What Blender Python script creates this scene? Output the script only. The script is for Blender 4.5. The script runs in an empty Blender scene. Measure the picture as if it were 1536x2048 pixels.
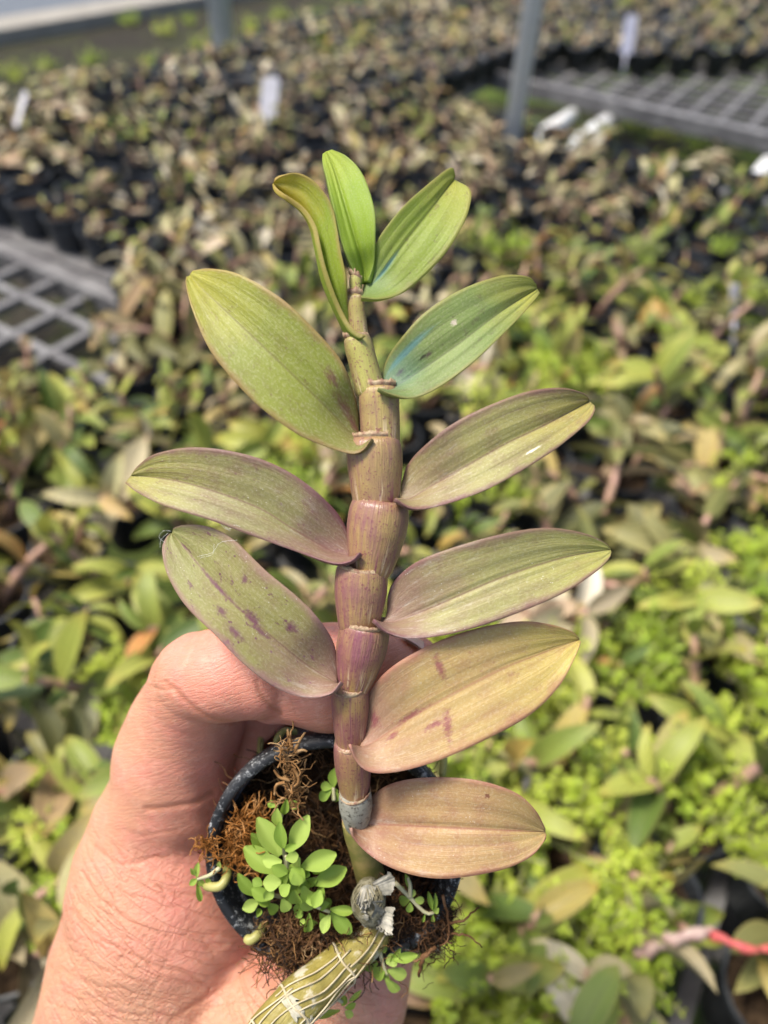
import bpy, math, random
import numpy as np
from mathutils import Vector, Matrix
random.seed(7); RNG = np.random.default_rng(7)
SC = bpy.context.scene
COL = SC.collection

# ------------------------------------------------------------------ camera
FPX = 2048 * 26 / 36.0                 # focal length in photo pixels (1536 x 2048)
PITCH, ROLL = math.radians(45), math.radians(3.6)
CAM = np.array([0.0, 0.0, 0.97])
FW = np.array([0, math.cos(PITCH), -math.sin(PITCH)])
_r = np.array([1.0, 0, 0]); _u = np.cross(_r, FW)
RT = _r * math.cos(ROLL) + _u * math.sin(ROLL)
UP = -_r * math.sin(ROLL) + _u * math.cos(ROLL)
cd = bpy.data.cameras.new('camera'); cam = bpy.data.objects.new('camera', cd); COL.objects.link(cam)
cd.sensor_fit = 'VERTICAL'; cd.sensor_height = 36; cd.lens = 26
cd.clip_start = 0.01; cd.clip_end = 200
cam.matrix_world = Matrix(((RT[0], UP[0], -FW[0], CAM[0]), (RT[1], UP[1], -FW[1], CAM[1]), (RT[2], UP[2], -FW[2], CAM[2]), (0, 0, 0, 1)))
cd.dof.use_dof = True; cd.dof.focus_distance = 0.158; cd.dof.aperture_fstop = 9.2; cd.dof.aperture_blades = 0
SC.camera = cam
# ------------------------------------------------------------------ world, sun, exposure
SUN = Vector((-0.40, 0.03, 0.90)).normalized()
w = bpy.data.worlds.new('World'); SC.world = w; w.use_nodes = True
nt = w.node_tree; nt.nodes.clear()
sky = nt.nodes.new('ShaderNodeTexSky'); sky.sky_type = 'NISHITA'; sky.sun_disc = False
sky.sun_elevation = math.asin(SUN.z); sky.sun_rotation = math.atan2(SUN.x, SUN.y)
sky.air_density = 1.0; sky.dust_density = 4.0; sky.ozone_density = 1.0
bg = nt.nodes.new('ShaderNodeBackground'); bg.inputs['Strength'].default_value = 0.14
wo = nt.nodes.new('ShaderNodeOutputWorld')
nt.links.new(sky.outputs[0], bg.inputs[0]); nt.links.new(bg.outputs[0], wo.inputs[0])
sl = bpy.data.lights.new('sun', 'SUN'); sl.energy = 3.1; sl.angle = math.radians(13); sl.color = (1.0, 0.95, 0.86)
so = bpy.data.objects.new('sun', sl); COL.objects.link(so)
so.rotation_euler = SUN.to_track_quat('Z', 'Y').to_euler()
vs = SC.view_settings; vs.view_transform = 'Standard'; vs.look = 'None'; vs.exposure = 0.76; vs.gamma = 1.0; vs.use_curve_mapping = False
SC.cycles.use_denoising = True
try: SC.cycles.denoiser = 'OPENIMAGEDENOISE'
except Exception: pass
SC.cycles.max_bounces = 6; SC.cycles.transparent_max_bounces = 8

# ------------------------------------------------------------------ helpers
def P(x, y, d):                          # photo pixel + depth in metres along the view axis -> world
    return CAM + d * (FW + RT * (x - 768) / FPX - UP * (y - 1024) / FPX)
def PV(a):                               # (n,3) array of px,py,depth
    a = np.asarray(a, float)
    return CAM + a[:, 2:3] * (FW + RT * ((a[:, 0:1] - 768) / FPX) - UP * ((a[:, 1:2] - 1024) / FPX))
def at(x, y, z):
    d = FW + RT * (x - 768) / FPX - UP * (y - 1024) / FPX
    return CAM + d * ((z - CAM[2]) / d[2])
def proj(p):
    q = np.asarray(p) - CAM; return 768 + FPX * (q @ RT) / (q @ FW), 1024 - FPX * (q @ UP) / (q @ FW), q @ FW
LOC = {}
def mesh(name, v, f, mat=None, uv=None, smooth=True, attrs=None):
    me = bpy.data.meshes.new(name)
    me.from_pydata([tuple(p) for p in v] if not isinstance(v, np.ndarray) else v.tolist(), [], f if not isinstance(f, np.ndarray) else f.tolist())
    if smooth: me.polygons.foreach_set('use_smooth', [True] * len(me.polygons))
    if uv is not None:
        l = me.uv_layers.new(name='UVMap'); idx = np.empty(len(me.loops), int); me.loops.foreach_get('vertex_index', idx)
        l.data.foreach_set('uv', np.asarray(uv, np.float32)[idx].ravel())
    for k, a in (attrs or {}).items():
        at_ = me.attributes.new(k, 'FLOAT', 'POINT'); at_.data.foreach_set('value', np.asarray(a, np.float32))
    if mat: me.materials.append(mat)
    me.update(); return me
def root(name, label, cat, loc, group=None, rz=0):
    o = bpy.data.objects.new(name, None); COL.objects.link(o); o.location = tuple(loc); o.rotation_euler[2] = rz
    o['label'] = label; o['category'] = cat
    if group: o['group'] = group
    o.empty_display_size = 0.01; LOC[o.name] = np.array(loc, float); return o
def obj(name, v, f, mat, parent=None, uv=None, smooth=True, label=None, kind=None, attrs=None):
    off = np.zeros(3); p = parent
    if p is not None: off = LOC[p.name]
    v = np.asarray(v, float) - off
    o = bpy.data.objects.new(name, mesh(name, v, f, mat, uv, smooth, attrs)); COL.objects.link(o)
    if parent is not None: o.parent = parent
    LOC[o.name] = off                   # children of a part keep the same origin
    if label: o['label'] = label
    if kind: o['kind'] = kind
    return o
def tag(o, label, cat=None, group=None, kind=None):
    o['label'] = label
    if cat: o['category'] = cat
    if group: o['group'] = group
    if kind: o['kind'] = kind
    return o
def cr(pts, n):                           # Catmull-Rom through points, n samples by arc length
    p = np.asarray(pts, float)
    if len(p) == 2: return p[0] + (p[1] - p[0]) * np.linspace(0, 1, n)[:, None]
    q = np.vstack([2 * p[0] - p[1], p, 2 * p[-1] - p[-2]]); out = []
    t = np.linspace(0, 1, 16, endpoint=False)[:, None]
    for i in range(1, len(q) - 2):
        a, b, c, d = q[i - 1], q[i], q[i + 1], q[i + 2]
        out.append(0.5 * (2 * b + (c - a) * t + (2 * a - 5 * b + 4 * c - d) * t * t + (3 * b - 3 * c + d - a) * t ** 3))
    out = np.vstack(out + [p[-1:]])
    s = np.r_[0, np.cumsum(np.linalg.norm(np.diff(out, axis=0), axis=1))]
    g = np.linspace(0, s[-1], n)
    return np.stack([np.interp(g, s, out[:, k]) for k in range(out.shape[1])], 1)
def tube(c, r, n=8, cap=True, squash=1.0):  # centre line (m,3), radii (m) -> verts, faces
    c = np.asarray(c, float); m = len(c); r = np.broadcast_to(np.asarray(r, float), (m,))
    t = np.gradient(c, axis=0); t /= np.linalg.norm(t, axis=1)[:, None] + 1e-12
    a = np.array([0.3, 0.5, 0.81]) if abs(t[0] @ np.array([0.3, 0.5, 0.81])) < 0.9 else np.array([1.0, 0, 0])
    v = []; ang = np.linspace(0, 2 * np.pi, n, endpoint=False)
    for i in range(m):
        x = a - t[i] * (a @ t[i]); x /= np.linalg.norm(x) + 1e-12; a = x; y = np.cross(t[i], x)
        v.append(c[i] + r[i] * (np.cos(ang)[:, None] * x + squash * np.sin(ang)[:, None] * y))
    v = np.vstack(v); f = []
    for i in range(m - 1):
        for k in range(n):
            k2 = (k + 1) % n; f.append((i * n + k, i * n + k2, (i + 1) * n + k2, (i + 1) * n + k))
    if cap: f.append(tuple(range(n - 1, -1, -1))); f.append(tuple((m - 1) * n + k for k in range(n)))
    return v, f
class MB:
    def __init__(s): s.v = []; s.f = []; s.n = 0
    def add(s, v, f):
        v = np.asarray(v, float); s.v.append(v); n = s.n; s.f += [tuple(i + n for i in q) for q in f]; s.n += len(v)
    def get(s): return np.vstack(s.v), s.f
def box(c, hx, hy, hz, ax=(1, 0, 0), ay=(0, 1, 0), az=(0, 0, 1), bev=0):
    c, ax, ay, az = map(lambda q: np.asarray(q, float), (c, ax, ay, az)); v = []
    for x, y, z in ((-1, -1, -1), (1, -1, -1), (1, 1, -1), (-1, 1, -1), (-1, -1, 1), (1, -1, 1), (1, 1, 1), (-1, 1, 1)):
        v.append(c + ax * hx * x + ay * hy * y + az * hz * z)
    return np.array(v), [(0, 3, 2, 1), (4, 5, 6, 7), (0, 1, 5, 4), (1, 2, 6, 5), (2, 3, 7, 6), (3, 0, 4, 7)]

# ------------------------------------------------------------------ materials
class M:
    def __init__(s, name, sss=0):
        s.m = bpy.data.materials.new(name); s.m.use_nodes = True; s.nt = s.m.node_tree; s.nt.nodes.clear()
        s.out = s.nt.nodes.new('ShaderNodeOutputMaterial')
    def n(s, t, ins=None, **pr):
        nd = s.nt.nodes.new(t)
        for k, v in pr.items(): setattr(nd, k, v)
        for k, v in (ins or {}).items(): s.put(nd.inputs[k], v)
        return nd
    def put(s, sock, v):
        if isinstance(v, bpy.types.NodeSocket): s.nt.links.new(v, sock)
        elif isinstance(v, bpy.types.Node): s.nt.links.new(v.outputs[0], sock)
        else:
            if isinstance(v, (tuple, list)) and len(v) == 3 and sock.type == 'RGBA': v = (*v, 1)
            sock.default_value = v
    def math(s, op, a, b=0.0, c=None, clamp=False):
        nd = s.n('ShaderNodeMath', operation=op, use_clamp=clamp); s.put(nd.inputs[0], a); s.put(nd.inputs[1], b)
        if c is not None: s.put(nd.inputs[2], c)
        return nd.outputs[0]
    def mix(s, f, a, b, mode='MIX'):
        nd = s.n('ShaderNodeMix', data_type='RGBA', blend_type=mode); s.put(nd.inputs[0], f); s.put(nd.inputs[6], a); s.put(nd.inputs[7], b); return nd.outputs[2]
    def ramp(s, f, stops, interp='LINEAR'):
        nd = s.n('ShaderNodeValToRGB'); nd.color_ramp.interpolation = interp; e = nd.color_ramp.elements
        while len(e) < len(stops): e.new(0.5)
        for i, (p, c) in enumerate(stops): e[i].position = p; e[i].color = (*c, 1) if isinstance(c, (tuple, list)) else (c, c, c, 1)
        s.put(nd.inputs[0], f); return nd.outputs[0]
    def noise(s, vec, scale, detail=3, rough=0.55, dist=0):
        return s.n('ShaderNodeTexNoise', {'Vector': vec, 'Scale': scale, 'Detail': detail, 'Roughness': rough, 'Distortion': dist}).outputs[0]
    def step(s, x, lo, hi):
        return s.n('ShaderNodeMapRange', {0: x, 1: lo, 2: hi, 3: 0.0, 4: 1.0}, interpolation_type='SMOOTHSTEP').outputs[0]
    def coord(s, which='Object'): return s.n('ShaderNodeTexCoord').outputs[which]
    def scale(s, vec, xyz): return s.n('ShaderNodeMapping', {'Vector': vec, 'Scale': xyz}).outputs[0]
    def bump(s, h, strength, dist): return s.n('ShaderNodeBump', {'Height': h, 'Strength': strength, 'Distance': dist}).outputs[0]
    def done(s, col, rough=0.5, spec=0.4, bump=None, trans=0, tcol=None, metal=0, sss=0, srad=(0.004, 0.0016, 0.001), coat=0, alpha=None):
        ins = {'Base Color': col, 'Roughness': rough, 'Specular IOR Level': spec, 'Metallic': metal}
        if bump is not None: ins['Normal'] = bump
        if sss: ins['Subsurface Weight'] = sss; ins['Subsurface Radius'] = (1.0, 0.35, 0.2); ins['Subsurface Scale'] = srad[0]
        if coat: ins['Coat Weight'] = coat; ins['Coat Roughness'] = 0.35
        if alpha is not None: ins['Alpha'] = alpha
        b = s.n('ShaderNodeBsdfPrincipled', ins); o = b.outputs[0]
        if trans:
            t = s.n('ShaderNodeBsdfTranslucent', {'Color': tcol if tcol is not None else col})
            mx = s.n('ShaderNodeMixShader', {0: trans, 1: o, 2: t.outputs[0]}); o = mx.outputs[0]
        s.nt.links.new(o, s.out.inputs[0]); return s.m

def mat_simple(name, c1, c2, scale=60, rough=0.6, spec=0.3, bumpd=0.0005, trans=0, detail=4):
    m = M(name); co = m.coord(); n = m.noise(co, scale, detail)
    return m.done(m.mix(m.step(n, 0.3, 0.7), c1, c2), rough, spec, m.bump(n, 0.6, bumpd), trans)

def mat_leaf(name, base, mid, tip, vein=(0.16, 0.07, 0.06), edge=(0.20, 0.06, 0.08), edge_w=0.93, spots=0.3, spotc=(0.12, 0.03, 0.06),
             trans=0.15, flush=0.35, blue=None, holes=None, dust=0.5, yel=0.0, seed=0.0, veincon=0.26, streaks=None, basepink=0.0):
    m = M(name); uvn = m.coord('UV'); sp = m.n('ShaderNodeSeparateXYZ', {0: uvn}); u, v = sp.outputs[0], sp.outputs[1]
    av = m.math('ABSOLUTE', m.math('SUBTRACT', m.math('MULTIPLY', v, 2.0), 1.0))          # 0 at midrib, 1 at edge
    ofs = m.n('ShaderNodeMapping', {'Vector': uvn, 'Location': (seed * 3.1, seed * 1.7, seed)}).outputs[0]
    big = m.noise(m.scale(ofs, (4, 2.2, 1)), 1.0, 4, 0.6)
    uu = m.math('ADD', u, m.math('MULTIPLY', m.math('SUBTRACT', big, 0.5), 0.45))
    col = m.ramp(uu, [(0.02, base), (0.36, mid), (0.62, mid), (0.95, tip)])
    blotch = m.noise(m.scale(ofs, (7, 3.5, 1)), 1.3, 5, 0.65)
    col = m.mix(m.math('MULTIPLY', m.step(blotch, 0.42, 0.75), flush), col, vein)
    # parallel veins
    vn = m.noise(m.scale(ofs, (1.0, 20, 1)), 1.0, 2, 0.45)
    vn2 = m.noise(m.scale(ofs, (3.0, 95, 1)), 1.0, 2, 0.5)
    col = m.mix(m.math('MULTIPLY', m.step(vn, 0.58, 0.72), veincon), col, vein)
    col = m.mix(m.math('MULTIPLY', m.step(vn2, 0.45, 0.75), 0.12), col, m.mix(0.5, mid, (0.55, 0.5, 0.25)))
    # mesh-like cell texture
    cell = m.noise(m.scale(ofs, (70, 30, 1)), 1.0, 3, 0.7)
    col = m.mix(m.math('MULTIPLY', m.step(cell, 0.45, 0.7), 0.16), col, (0.75, 0.7, 0.5))
    # purple spots
    if spots > 0:
        s1 = m.noise(m.scale(ofs, (9, 5, 1)), 1.6, 4, 0.72)
        fine = m.noise(m.scale(ofs, (60, 26, 1)), 1.0, 2, 0.6)
        s1 = m.math('ADD', s1, m.math('MULTIPLY', m.math('SUBTRACT', fine, 0.5), 0.16))
        col = m.mix(m.math('MULTIPLY', m.step(s1, 0.60, 0.68), spots), col, spotc)
        vo = m.n('ShaderNodeTexVoronoi', {'Vector': m.scale(ofs, (26, 11, 1)), 'Scale': 1.0}).outputs['Distance']
        col = m.mix(m.math('MULTIPLY', m.math('MULTIPLY', m.math('SUBTRACT', 1.0, m.step(vo, 0.08, 0.20)), m.step(blotch, 0.48, 0.56)), min(1, spots * 1.2)), col, spotc)
    # purple-pink flush towards the leaf base
    fb = m.math('MULTIPLY', m.math('SUBTRACT', 1.0, m.step(m.math('ADD', u, m.math('MULTIPLY', m.math('SUBTRACT', big, 0.5), 0.9)), 0.0, 0.5)), basepink * 0.68)
    col = m.mix(fb, col, (0.30, 0.13, 0.14))
    # midrib
    col = m.mix(m.math('MULTIPLY', m.math('SUBTRACT', 1.0, m.step(av, 0.0, 0.045)), 0.55), col, vein)
    # margin
    en = m.math('ADD', av, m.math('MULTIPLY', m.math('SUBTRACT', blotch, 0.5), 0.30))
    col = m.mix(m.math('MULTIPLY', m.step(en, edge_w - 0.16, edge_w + 0.06), 0.62), col, edge)
    if streaks:                                  # hand-placed purple marks (u, v, ru, rv)
        for (cu, cv, ru, rv) in streaks:
            du = m.math('DIVIDE', m.math('SUBTRACT', u, cu), ru); dv = m.math('DIVIDE', m.math('SUBTRACT', v, cv), rv)
            d = m.math('SQRT', m.math('ADD', m.math('MULTIPLY', du, du), m.math('MULTIPLY', dv, dv)))
            d = m.math('ADD', d, m.math('MULTIPLY', m.math('SUBTRACT', m.noise(m.scale(ofs, (46, 22, 1)), 1.0, 5, 0.8), 0.5), 3.4))
            col = m.mix(m.math('MULTIPLY', m.math('SUBTRACT', 1.0, m.step(d, 0.1, 1.3)), 0.78), col, spotc)
    if blue:  # blue reflections on the leaf, painted into its colour as soft streaks
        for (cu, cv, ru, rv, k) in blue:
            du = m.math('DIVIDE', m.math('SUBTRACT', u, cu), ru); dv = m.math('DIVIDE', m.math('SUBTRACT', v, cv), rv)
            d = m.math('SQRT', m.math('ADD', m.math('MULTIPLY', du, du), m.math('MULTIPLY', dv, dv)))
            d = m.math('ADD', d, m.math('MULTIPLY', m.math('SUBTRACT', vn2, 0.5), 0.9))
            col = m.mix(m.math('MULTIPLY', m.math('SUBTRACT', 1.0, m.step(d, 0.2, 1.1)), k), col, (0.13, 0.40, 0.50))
    if holes:
        for (cu, cv, ru, rv, c) in holes:
            du = m.math('DIVIDE', m.math('SUBTRACT', u, cu), ru); dv = m.math('DIVIDE', m.math('SUBTRACT', v, cv), rv)
            d = m.math('SQRT', m.math('ADD', m.math('MULTIPLY', du, du), m.math('MULTIPLY', dv, dv)))
            d = m.math('ADD', d, m.math('MULTIPLY', m.math('SUBTRACT', cell, 0.5), 2.2))
            col = m.mix(m.math('MULTIPLY', m.math('SUBTRACT', 1.0, m.step(d, 0.55, 1.1)), 0.85), col, c)
    # dust
    if dust:
        dv_ = m.n('ShaderNodeTexVoronoi', {'Vector': m.scale(ofs, (44, 18, 1)), 'Scale': 1.0}).outputs['Distance']
        gate = m.step(m.noise(m.scale(ofs, (5, 3, 1)), 1.0, 2), 0.45, 0.65)
        col = m.mix(m.math('MULTIPLY', m.math('MULTIPLY', m.math('SUBTRACT', 1.0, m.step(dv_, 0.04, 0.12)), gate), dust), col, (0.8, 0.78, 0.68))
        haze = m.step(m.noise(m.scale(ofs, (6, 9, 1)), 1.4, 5, 0.75), 0.52, 0.72)
        basegate = m.math('SUBTRACT', 1.0, m.step(u, 0.1, 0.75))
        col = m.mix(m.math('MULTIPLY', m.math('MULTIPLY', haze, basegate), dust * 0.42), col, (0.62, 0.58, 0.5))
    h = m.math('ADD', m.math('MULTIPLY', vn, 0.35), m.math('MULTIPLY', vn2, 0.18))
    h = m.math('ADD', h, m.math('MULTIPLY', cell, 0.3))
    rough = m.math('ADD', 0.40, m.math('MULTIPLY', blotch, 0.18))
    return m.done(col, rough, 0.42, m.bump(h, 0.55, 0.0006), trans, m.mix(0.5, col, m.mix(0.5, mid, (0.35, 0.45, 0.03))))

def mat_bgleaf(name, stops, rough=0.45, trans=0.18):
    m = M(name); r = m.math('FRACT', m.math('ADD', m.n('ShaderNodeObjectInfo').outputs['Random'], m.n('ShaderNodeAttribute', attribute_name='leaf_tone').outputs['Fac'])); uvn = m.coord('UV')
    sp = m.n('ShaderNodeSeparateXYZ', {0: uvn}); u = sp.outputs[0]; v = sp.outputs[1]
    av = m.math('ABSOLUTE', m.math('SUBTRACT', m.math('MULTIPLY', v, 2.0), 1.0))
    co = m.coord('Object'); n = m.noise(m.n('ShaderNodeVectorMath', {0: co, 1: m.n('ShaderNodeCombineXYZ', {0: m.math('MULTIPLY', r, 37.0)}).outputs[0]}, operation='ADD').outputs[0], 45, 3)
    col = m.ramp(m.math('ADD', r, m.math('MULTIPLY', m.math('SUBTRACT', n, 0.5), 0.25)), stops)
    tipk = m.math('MULTIPLY', m.step(m.math('ADD', u, m.math('MULTIPLY', n, 0.3)), 0.85, 1.2), m.math('MULTIPLY', r, 0.9))
    col = m.mix(tipk, col, (0.42, 0.30, 0.05))
    col = m.mix(m.math('MULTIPLY', m.step(av, 0.82, 1.0), 0.4), col, (0.40, 0.33, 0.12))
    col = m.mix(m.math('MULTIPLY', m.math('SUBTRACT', 1.0, m.step(av, 0.0, 0.09)), 0.4), col, (0.06, 0.05, 0.02))
    h = m.noise(m.scale(uvn, (2, 30, 1)), 1.0, 2)
    return m.done(col, rough, 0.4, m.bump(h, 0.4, 0.001), trans)

MT = {}
MT['bg_green'] = mat_bgleaf('leaf_green', [(0.0, (0.07, 0.115, 0.025)), (0.2, (0.15, 0.21, 0.04)), (0.45, (0.24, 0.28, 0.055)), (0.7, (0.36, 0.37, 0.07)), (0.85, (0.27, 0.22, 0.11)), (0.97, (0.42, 0.34, 0.08)), (1.0, (0.5, 0.18, 0.07))])
MT['bg_olive'] = mat_bgleaf('leaf_olive', [(0.0, (0.09, 0.095, 0.035)), (0.22, (0.19, 0.18, 0.065)), (0.45, (0.24, 0.25, 0.08)), (0.7, (0.34, 0.28, 0.15)), (0.86, (0.30, 0.18, 0.13)), (0.97, (0.46, 0.38, 0.11)), (1.0, (0.5, 0.17, 0.08))])
MT['bg_dry'] = mat_bgleaf('leaf_dry', [(0.0, (0.22, 0.18, 0.11)), (0.2, (0.47, 0.40, 0.24)), (0.4, (0.30, 0.30, 0.10)), (0.6, (0.60, 0.53, 0.34)), (0.75, (0.70, 0.64, 0.50)), (0.9, (0.36, 0.21, 0.11)), (1.0, (0.58, 0.50, 0.16))], rough=0.55)
MT['bg_cane'] = mat_simple('background_cane', (0.30, 0.20, 0.12), (0.48, 0.28, 0.22), 120, 0.5, 0.35)
def plastic(name, c, scuff=0.5, rough=0.42):
    m = M(name); co = m.coord(); n = m.noise(co, 520, 6, 0.75); n2 = m.noise(co, 1500, 3, 0.6); n3 = m.noise(co, 60, 3)
    k = m.math('MULTIPLY', m.step(m.math('ADD', n, m.math('MULTIPLY', n2, 0.35)), 0.70, 0.86), scuff)
    col = m.mix(k, m.mix(m.step(n3, 0.35, 0.7), c, tuple(x * 1.7 + 0.012 for x in c)), (0.42, 0.43, 0.43))
    return m.done(col, m.math('ADD', rough, m.math('MULTIPLY', n3, 0.2)), 0.4, m.bump(n2, 0.35, 0.0003))
MT['pot'] = plastic('black_plastic', (0.012, 0.013, 0.016), 0.25)
MT['pot_rim'] = plastic('scuffed_rim_plastic', (0.010, 0.011, 0.013), 0.8, 0.5)
MT['bgpot'] = plastic('nursery_pot_plastic', (0.014, 0.017, 0.021), 0.2, 0.4)
MT['medium'] = mat_simple('growing_medium', (0.012, 0.007, 0.004), (0.065, 0.033, 0.015), 420, 0.95, 0.1, 0.0015)
MT['bgmedium'] = mat_simple('dark_medium', (0.015, 0.010, 0.007), (0.07, 0.045, 0.025), 160, 0.95, 0.1, 0.002)
def fibremat(name, a, b, c):
    m = M(name); co = m.coord(); n = m.noise(co, 190, 3); n2 = m.noise(co, 700, 3)
    col = m.ramp(m.math('ADD', m.math('MULTIPLY', n, 0.7), m.math('MULTIPLY', n2, 0.35)), [(0.3, a), (0.52, b), (0.72, c)])
    return m.done(col, 0.8, 0.2, None, 0.1)
MT['fibre'] = fibremat('root_fibre', (0.018, 0.009, 0.005), (0.10, 0.046, 0.018), (0.26, 0.14, 0.07))
MT['moss'] = fibremat('rusty_moss', (0.06, 0.02, 0.005), (0.27, 0.105, 0.02), (0.48, 0.27, 0.11))
MT['twig'] = fibremat('dry_twig', (0.09, 0.04, 0.014), (0.27, 0.14, 0.05), (0.46, 0.32, 0.17))
def weedmat(name, a, b, c, trans=0.3):
    m = M(name); co = m.coord(); r = m.n('ShaderNodeObjectInfo').outputs['Random']; n = m.noise(co, 90, 2)
    col = m.ramp(m.math('ADD', m.math('MULTIPLY', r, 0.55), m.math('MULTIPLY', n, 0.45)), [(0.15, a), (0.5, b), (0.85, c)])
    n2 = m.noise(co, 1500, 2)
    n3 = m.noise(co, 420, 4, 0.6); col = m.mix(m.math('MULTIPLY', m.step(n3, 0.4, 0.7), 0.22), col, (0.50, 0.58, 0.20))
    return m.done(col, 0.55, 0.35, m.bump(n3, 0.35, 0.0004), trans, m.mix(0.4, col, (0.35, 0.55, 0.03)))
MT['weed'] = weedmat('weed_leaflet', (0.19, 0.31, 0.04), (0.28, 0.41, 0.055), (0.38, 0.49, 0.11))
MT['weed_bg'] = weedmat('weed_mass', (0.26, 0.39, 0.03), (0.44, 0.54, 0.045), (0.58, 0.62, 0.10))
MT['weed_stem'] = mat_simple('weed_stem', (0.36, 0.33, 0.20), (0.45, 0.42, 0.24), 300, 0.5)

# ------------------------------------------------------------------ setting: ground, kerb, pavement, benches
A1 = np.array([math.cos(math.radians(-30)), math.sin(math.radians(-30)), 0]); A2 = np.array([0.5, math.cos(math.radians(30)), 0])
Z3 = np.array([0, 0, 1.0])
def B(a, b, z=0.4): return A1 * a + A2 * b + Z3 * z
def gmat():
    m = M('soil_and_moss'); co = m.coord(); n = m.noise(co, 3.2, 5, 0.6); f = m.noise(co, 45, 5, 0.65); g = m.noise(co, 11, 4)
    soil = m.mix(m.step(f, 0.3, 0.7), (0.018, 0.016, 0.013), (0.050, 0.043, 0.033))
    moss = m.mix(f, (0.035, 0.06, 0.012), (0.14, 0.19, 0.035))
    far = m.step(m.n('ShaderNodeSeparateXYZ', {0: co}).outputs[0], -1.0, -0.1)
    col = m.mix(m.math('MULTIPLY', m.math('ADD', 0.12, m.math('MULTIPLY', far, 0.88)), m.step(m.math('ADD', n, m.math('MULTIPLY', m.math('SUBTRACT', g, 0.5), 0.6)), 0.44, 0.58)), soil, moss)
    return m.done(col, 0.95, 0.15, m.bump(f, 0.8, 0.02))
o = obj('ground', [(-60, -60, 0), (60, -60, 0), (60, 60, 0), (-60, 60, 0)], [(0, 1, 2, 3)], gmat(), smooth=False); o['kind'] = 'structure'
kd = np.array([math.cos(math.radians(52.7)), math.sin(math.radians(52.7)), 0]); kn = np.array([-kd[1], kd[0], 0])
k0 = at(0, 92, 0)
m = M('concrete'); co = m.coord(); n = m.noise(co, 9, 6, 0.65)
MT['concrete'] = m.done(m.mix(n, (0.17, 0.155, 0.13), (0.34, 0.32, 0.28)), 0.9, 0.2, m.bump(n, 0.5, 0.01))
m = M('asphalt_grey'); co = m.coord(); n = m.noise(co, 30, 6, 0.65)
MT['pave'] = m.done(m.mix(n, (0.085, 0.10, 0.12), (0.13, 0.145, 0.165)), 0.85, 0.25, m.bump(n, 0.4, 0.01))
v, f = box(k0 + kn * 0.11 + kd * 2 + Z3 * 0.03, 9, 0.11, 0.03, kd, kn); o = obj('kerb', v, f, MT['concrete'], smooth=False); o['kind'] = 'structure'
c0 = k0 + kn * 0.22
o = obj('pavement', [c0 - kd * 8 + Z3 * 0.045, c0 + kd * 12 + Z3 * 0.045, c0 + kd * 12 + kn * 20 + Z3 * 0.045, c0 - kd * 8 + kn * 20 + Z3 * 0.045], [(3, 2, 1, 0)], MT['pave'], smooth=False); o['kind'] = 'structure'

m = M('grey_bench_plastic'); co = m.coord(); n = m.noise(co, 25, 4); n2 = m.noise(co, 140, 3)
MT['lattice'] = m.done(m.mix(m.step(n, 0.35, 0.7), (0.105, 0.10, 0.10), (0.20, 0.195, 0.19)), 0.55, 0.35, m.bump(n2, 0.3, 0.001))
m = M('galvanised_steel'); co = m.coord(); n = m.noise(co, 40, 4)
MT['steel'] = m.done(m.mix(n, (0.58, 0.61, 0.65), (0.72, 0.75, 0.79)), 0.5, 0.5)
MT['white'] = mat_simple('white_pipe_plastic', (0.72, 0.72, 0.70), (0.82, 0.82, 0.80), 30, 0.5)
MT['tag'] = mat_simple('label_plastic', (0.46, 0.45, 0.48), (0.56, 0.55, 0.58), 30, 0.5)
MT['tagpale'] = mat_simple('lilac_label_plastic', (0.36, 0.36, 0.44), (0.42, 0.42, 0.48), 30, 0.5)
PITCHB = 0.072
def bench(label, a0, a1, b0, b1):
    r = root('bench_top', label, 'bench', B((a0 + a1) / 2, (b0 + b1) / 2, 0.4))
    fw = 0.016
    for (c, h1, h2) in ((B((a0 + a1) / 2, b0, 0.385), (a1 - a0) / 2 + fw, fw), (B((a0 + a1) / 2, b1, 0.385), (a1 - a0) / 2 + fw, fw)):
        v, f = box(c, h1, h2, 0.018, A1, A2); obj('frame_beam', v, f, MT['lattice'], r, smooth=False)
    for c in (B(a0, (b0 + b1) / 2, 0.385), B(a1, (b0 + b1) / 2, 0.385)):
        v, f = box(c, fw, (b1 - b0) / 2 - fw - 0.001, 0.018, A1, A2); obj('frame_beam', v, f, MT['lattice'], r, smooth=False)
    na = int((a1 - a0) / PITCHB); nb = int((b1 - b0) / PITCHB); me1 = me2 = None
    for i in range(1, na):
        c = B(a0 + (a1 - a0) * i / na, (b0 + b1) / 2, 0.393)
        if me1 is None: v, f = box((0, 0, 0), 0.0065, (b1 - b0) / 2 - fw - 0.001, 0.006, A1, A2); me1 = mesh('slat', v, f, MT['lattice'], smooth=False)
        o = bpy.data.objects.new('slat', me1); COL.objects.link(o); o.parent = r; o.location = tuple(c - LOC[r.name])
    for i in range(1, nb):
        c = B((a0 + a1) / 2, b0 + (b1 - b0) * i / nb, 0.393)
        if me2 is None: v, f = box((0, 0, 0), (a1 - a0) / 2 - fw - 0.001, 0.0065, 0.0045, A1, A2); me2 = mesh('slat', v, f, MT['lattice'], smooth=False)
        o = bpy.data.objects.new('slat', me2); COL.objects.link(o); o.parent = r; o.location = tuple(c - LOC[r.name])
    for (a, b) in ((a0 + 0.05, b0 + 0.05), (a1 - 0.05, b0 + 0.05), (a0 + 0.05, b1 - 0.05), (a1 - 0.05, b1 - 0.05)):
        v, f = tube([B(a, b, 0.0), B(a, b, 0.366)], 0.017, 10); obj('leg', v, f, MT['white'], r)
    return r
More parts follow.
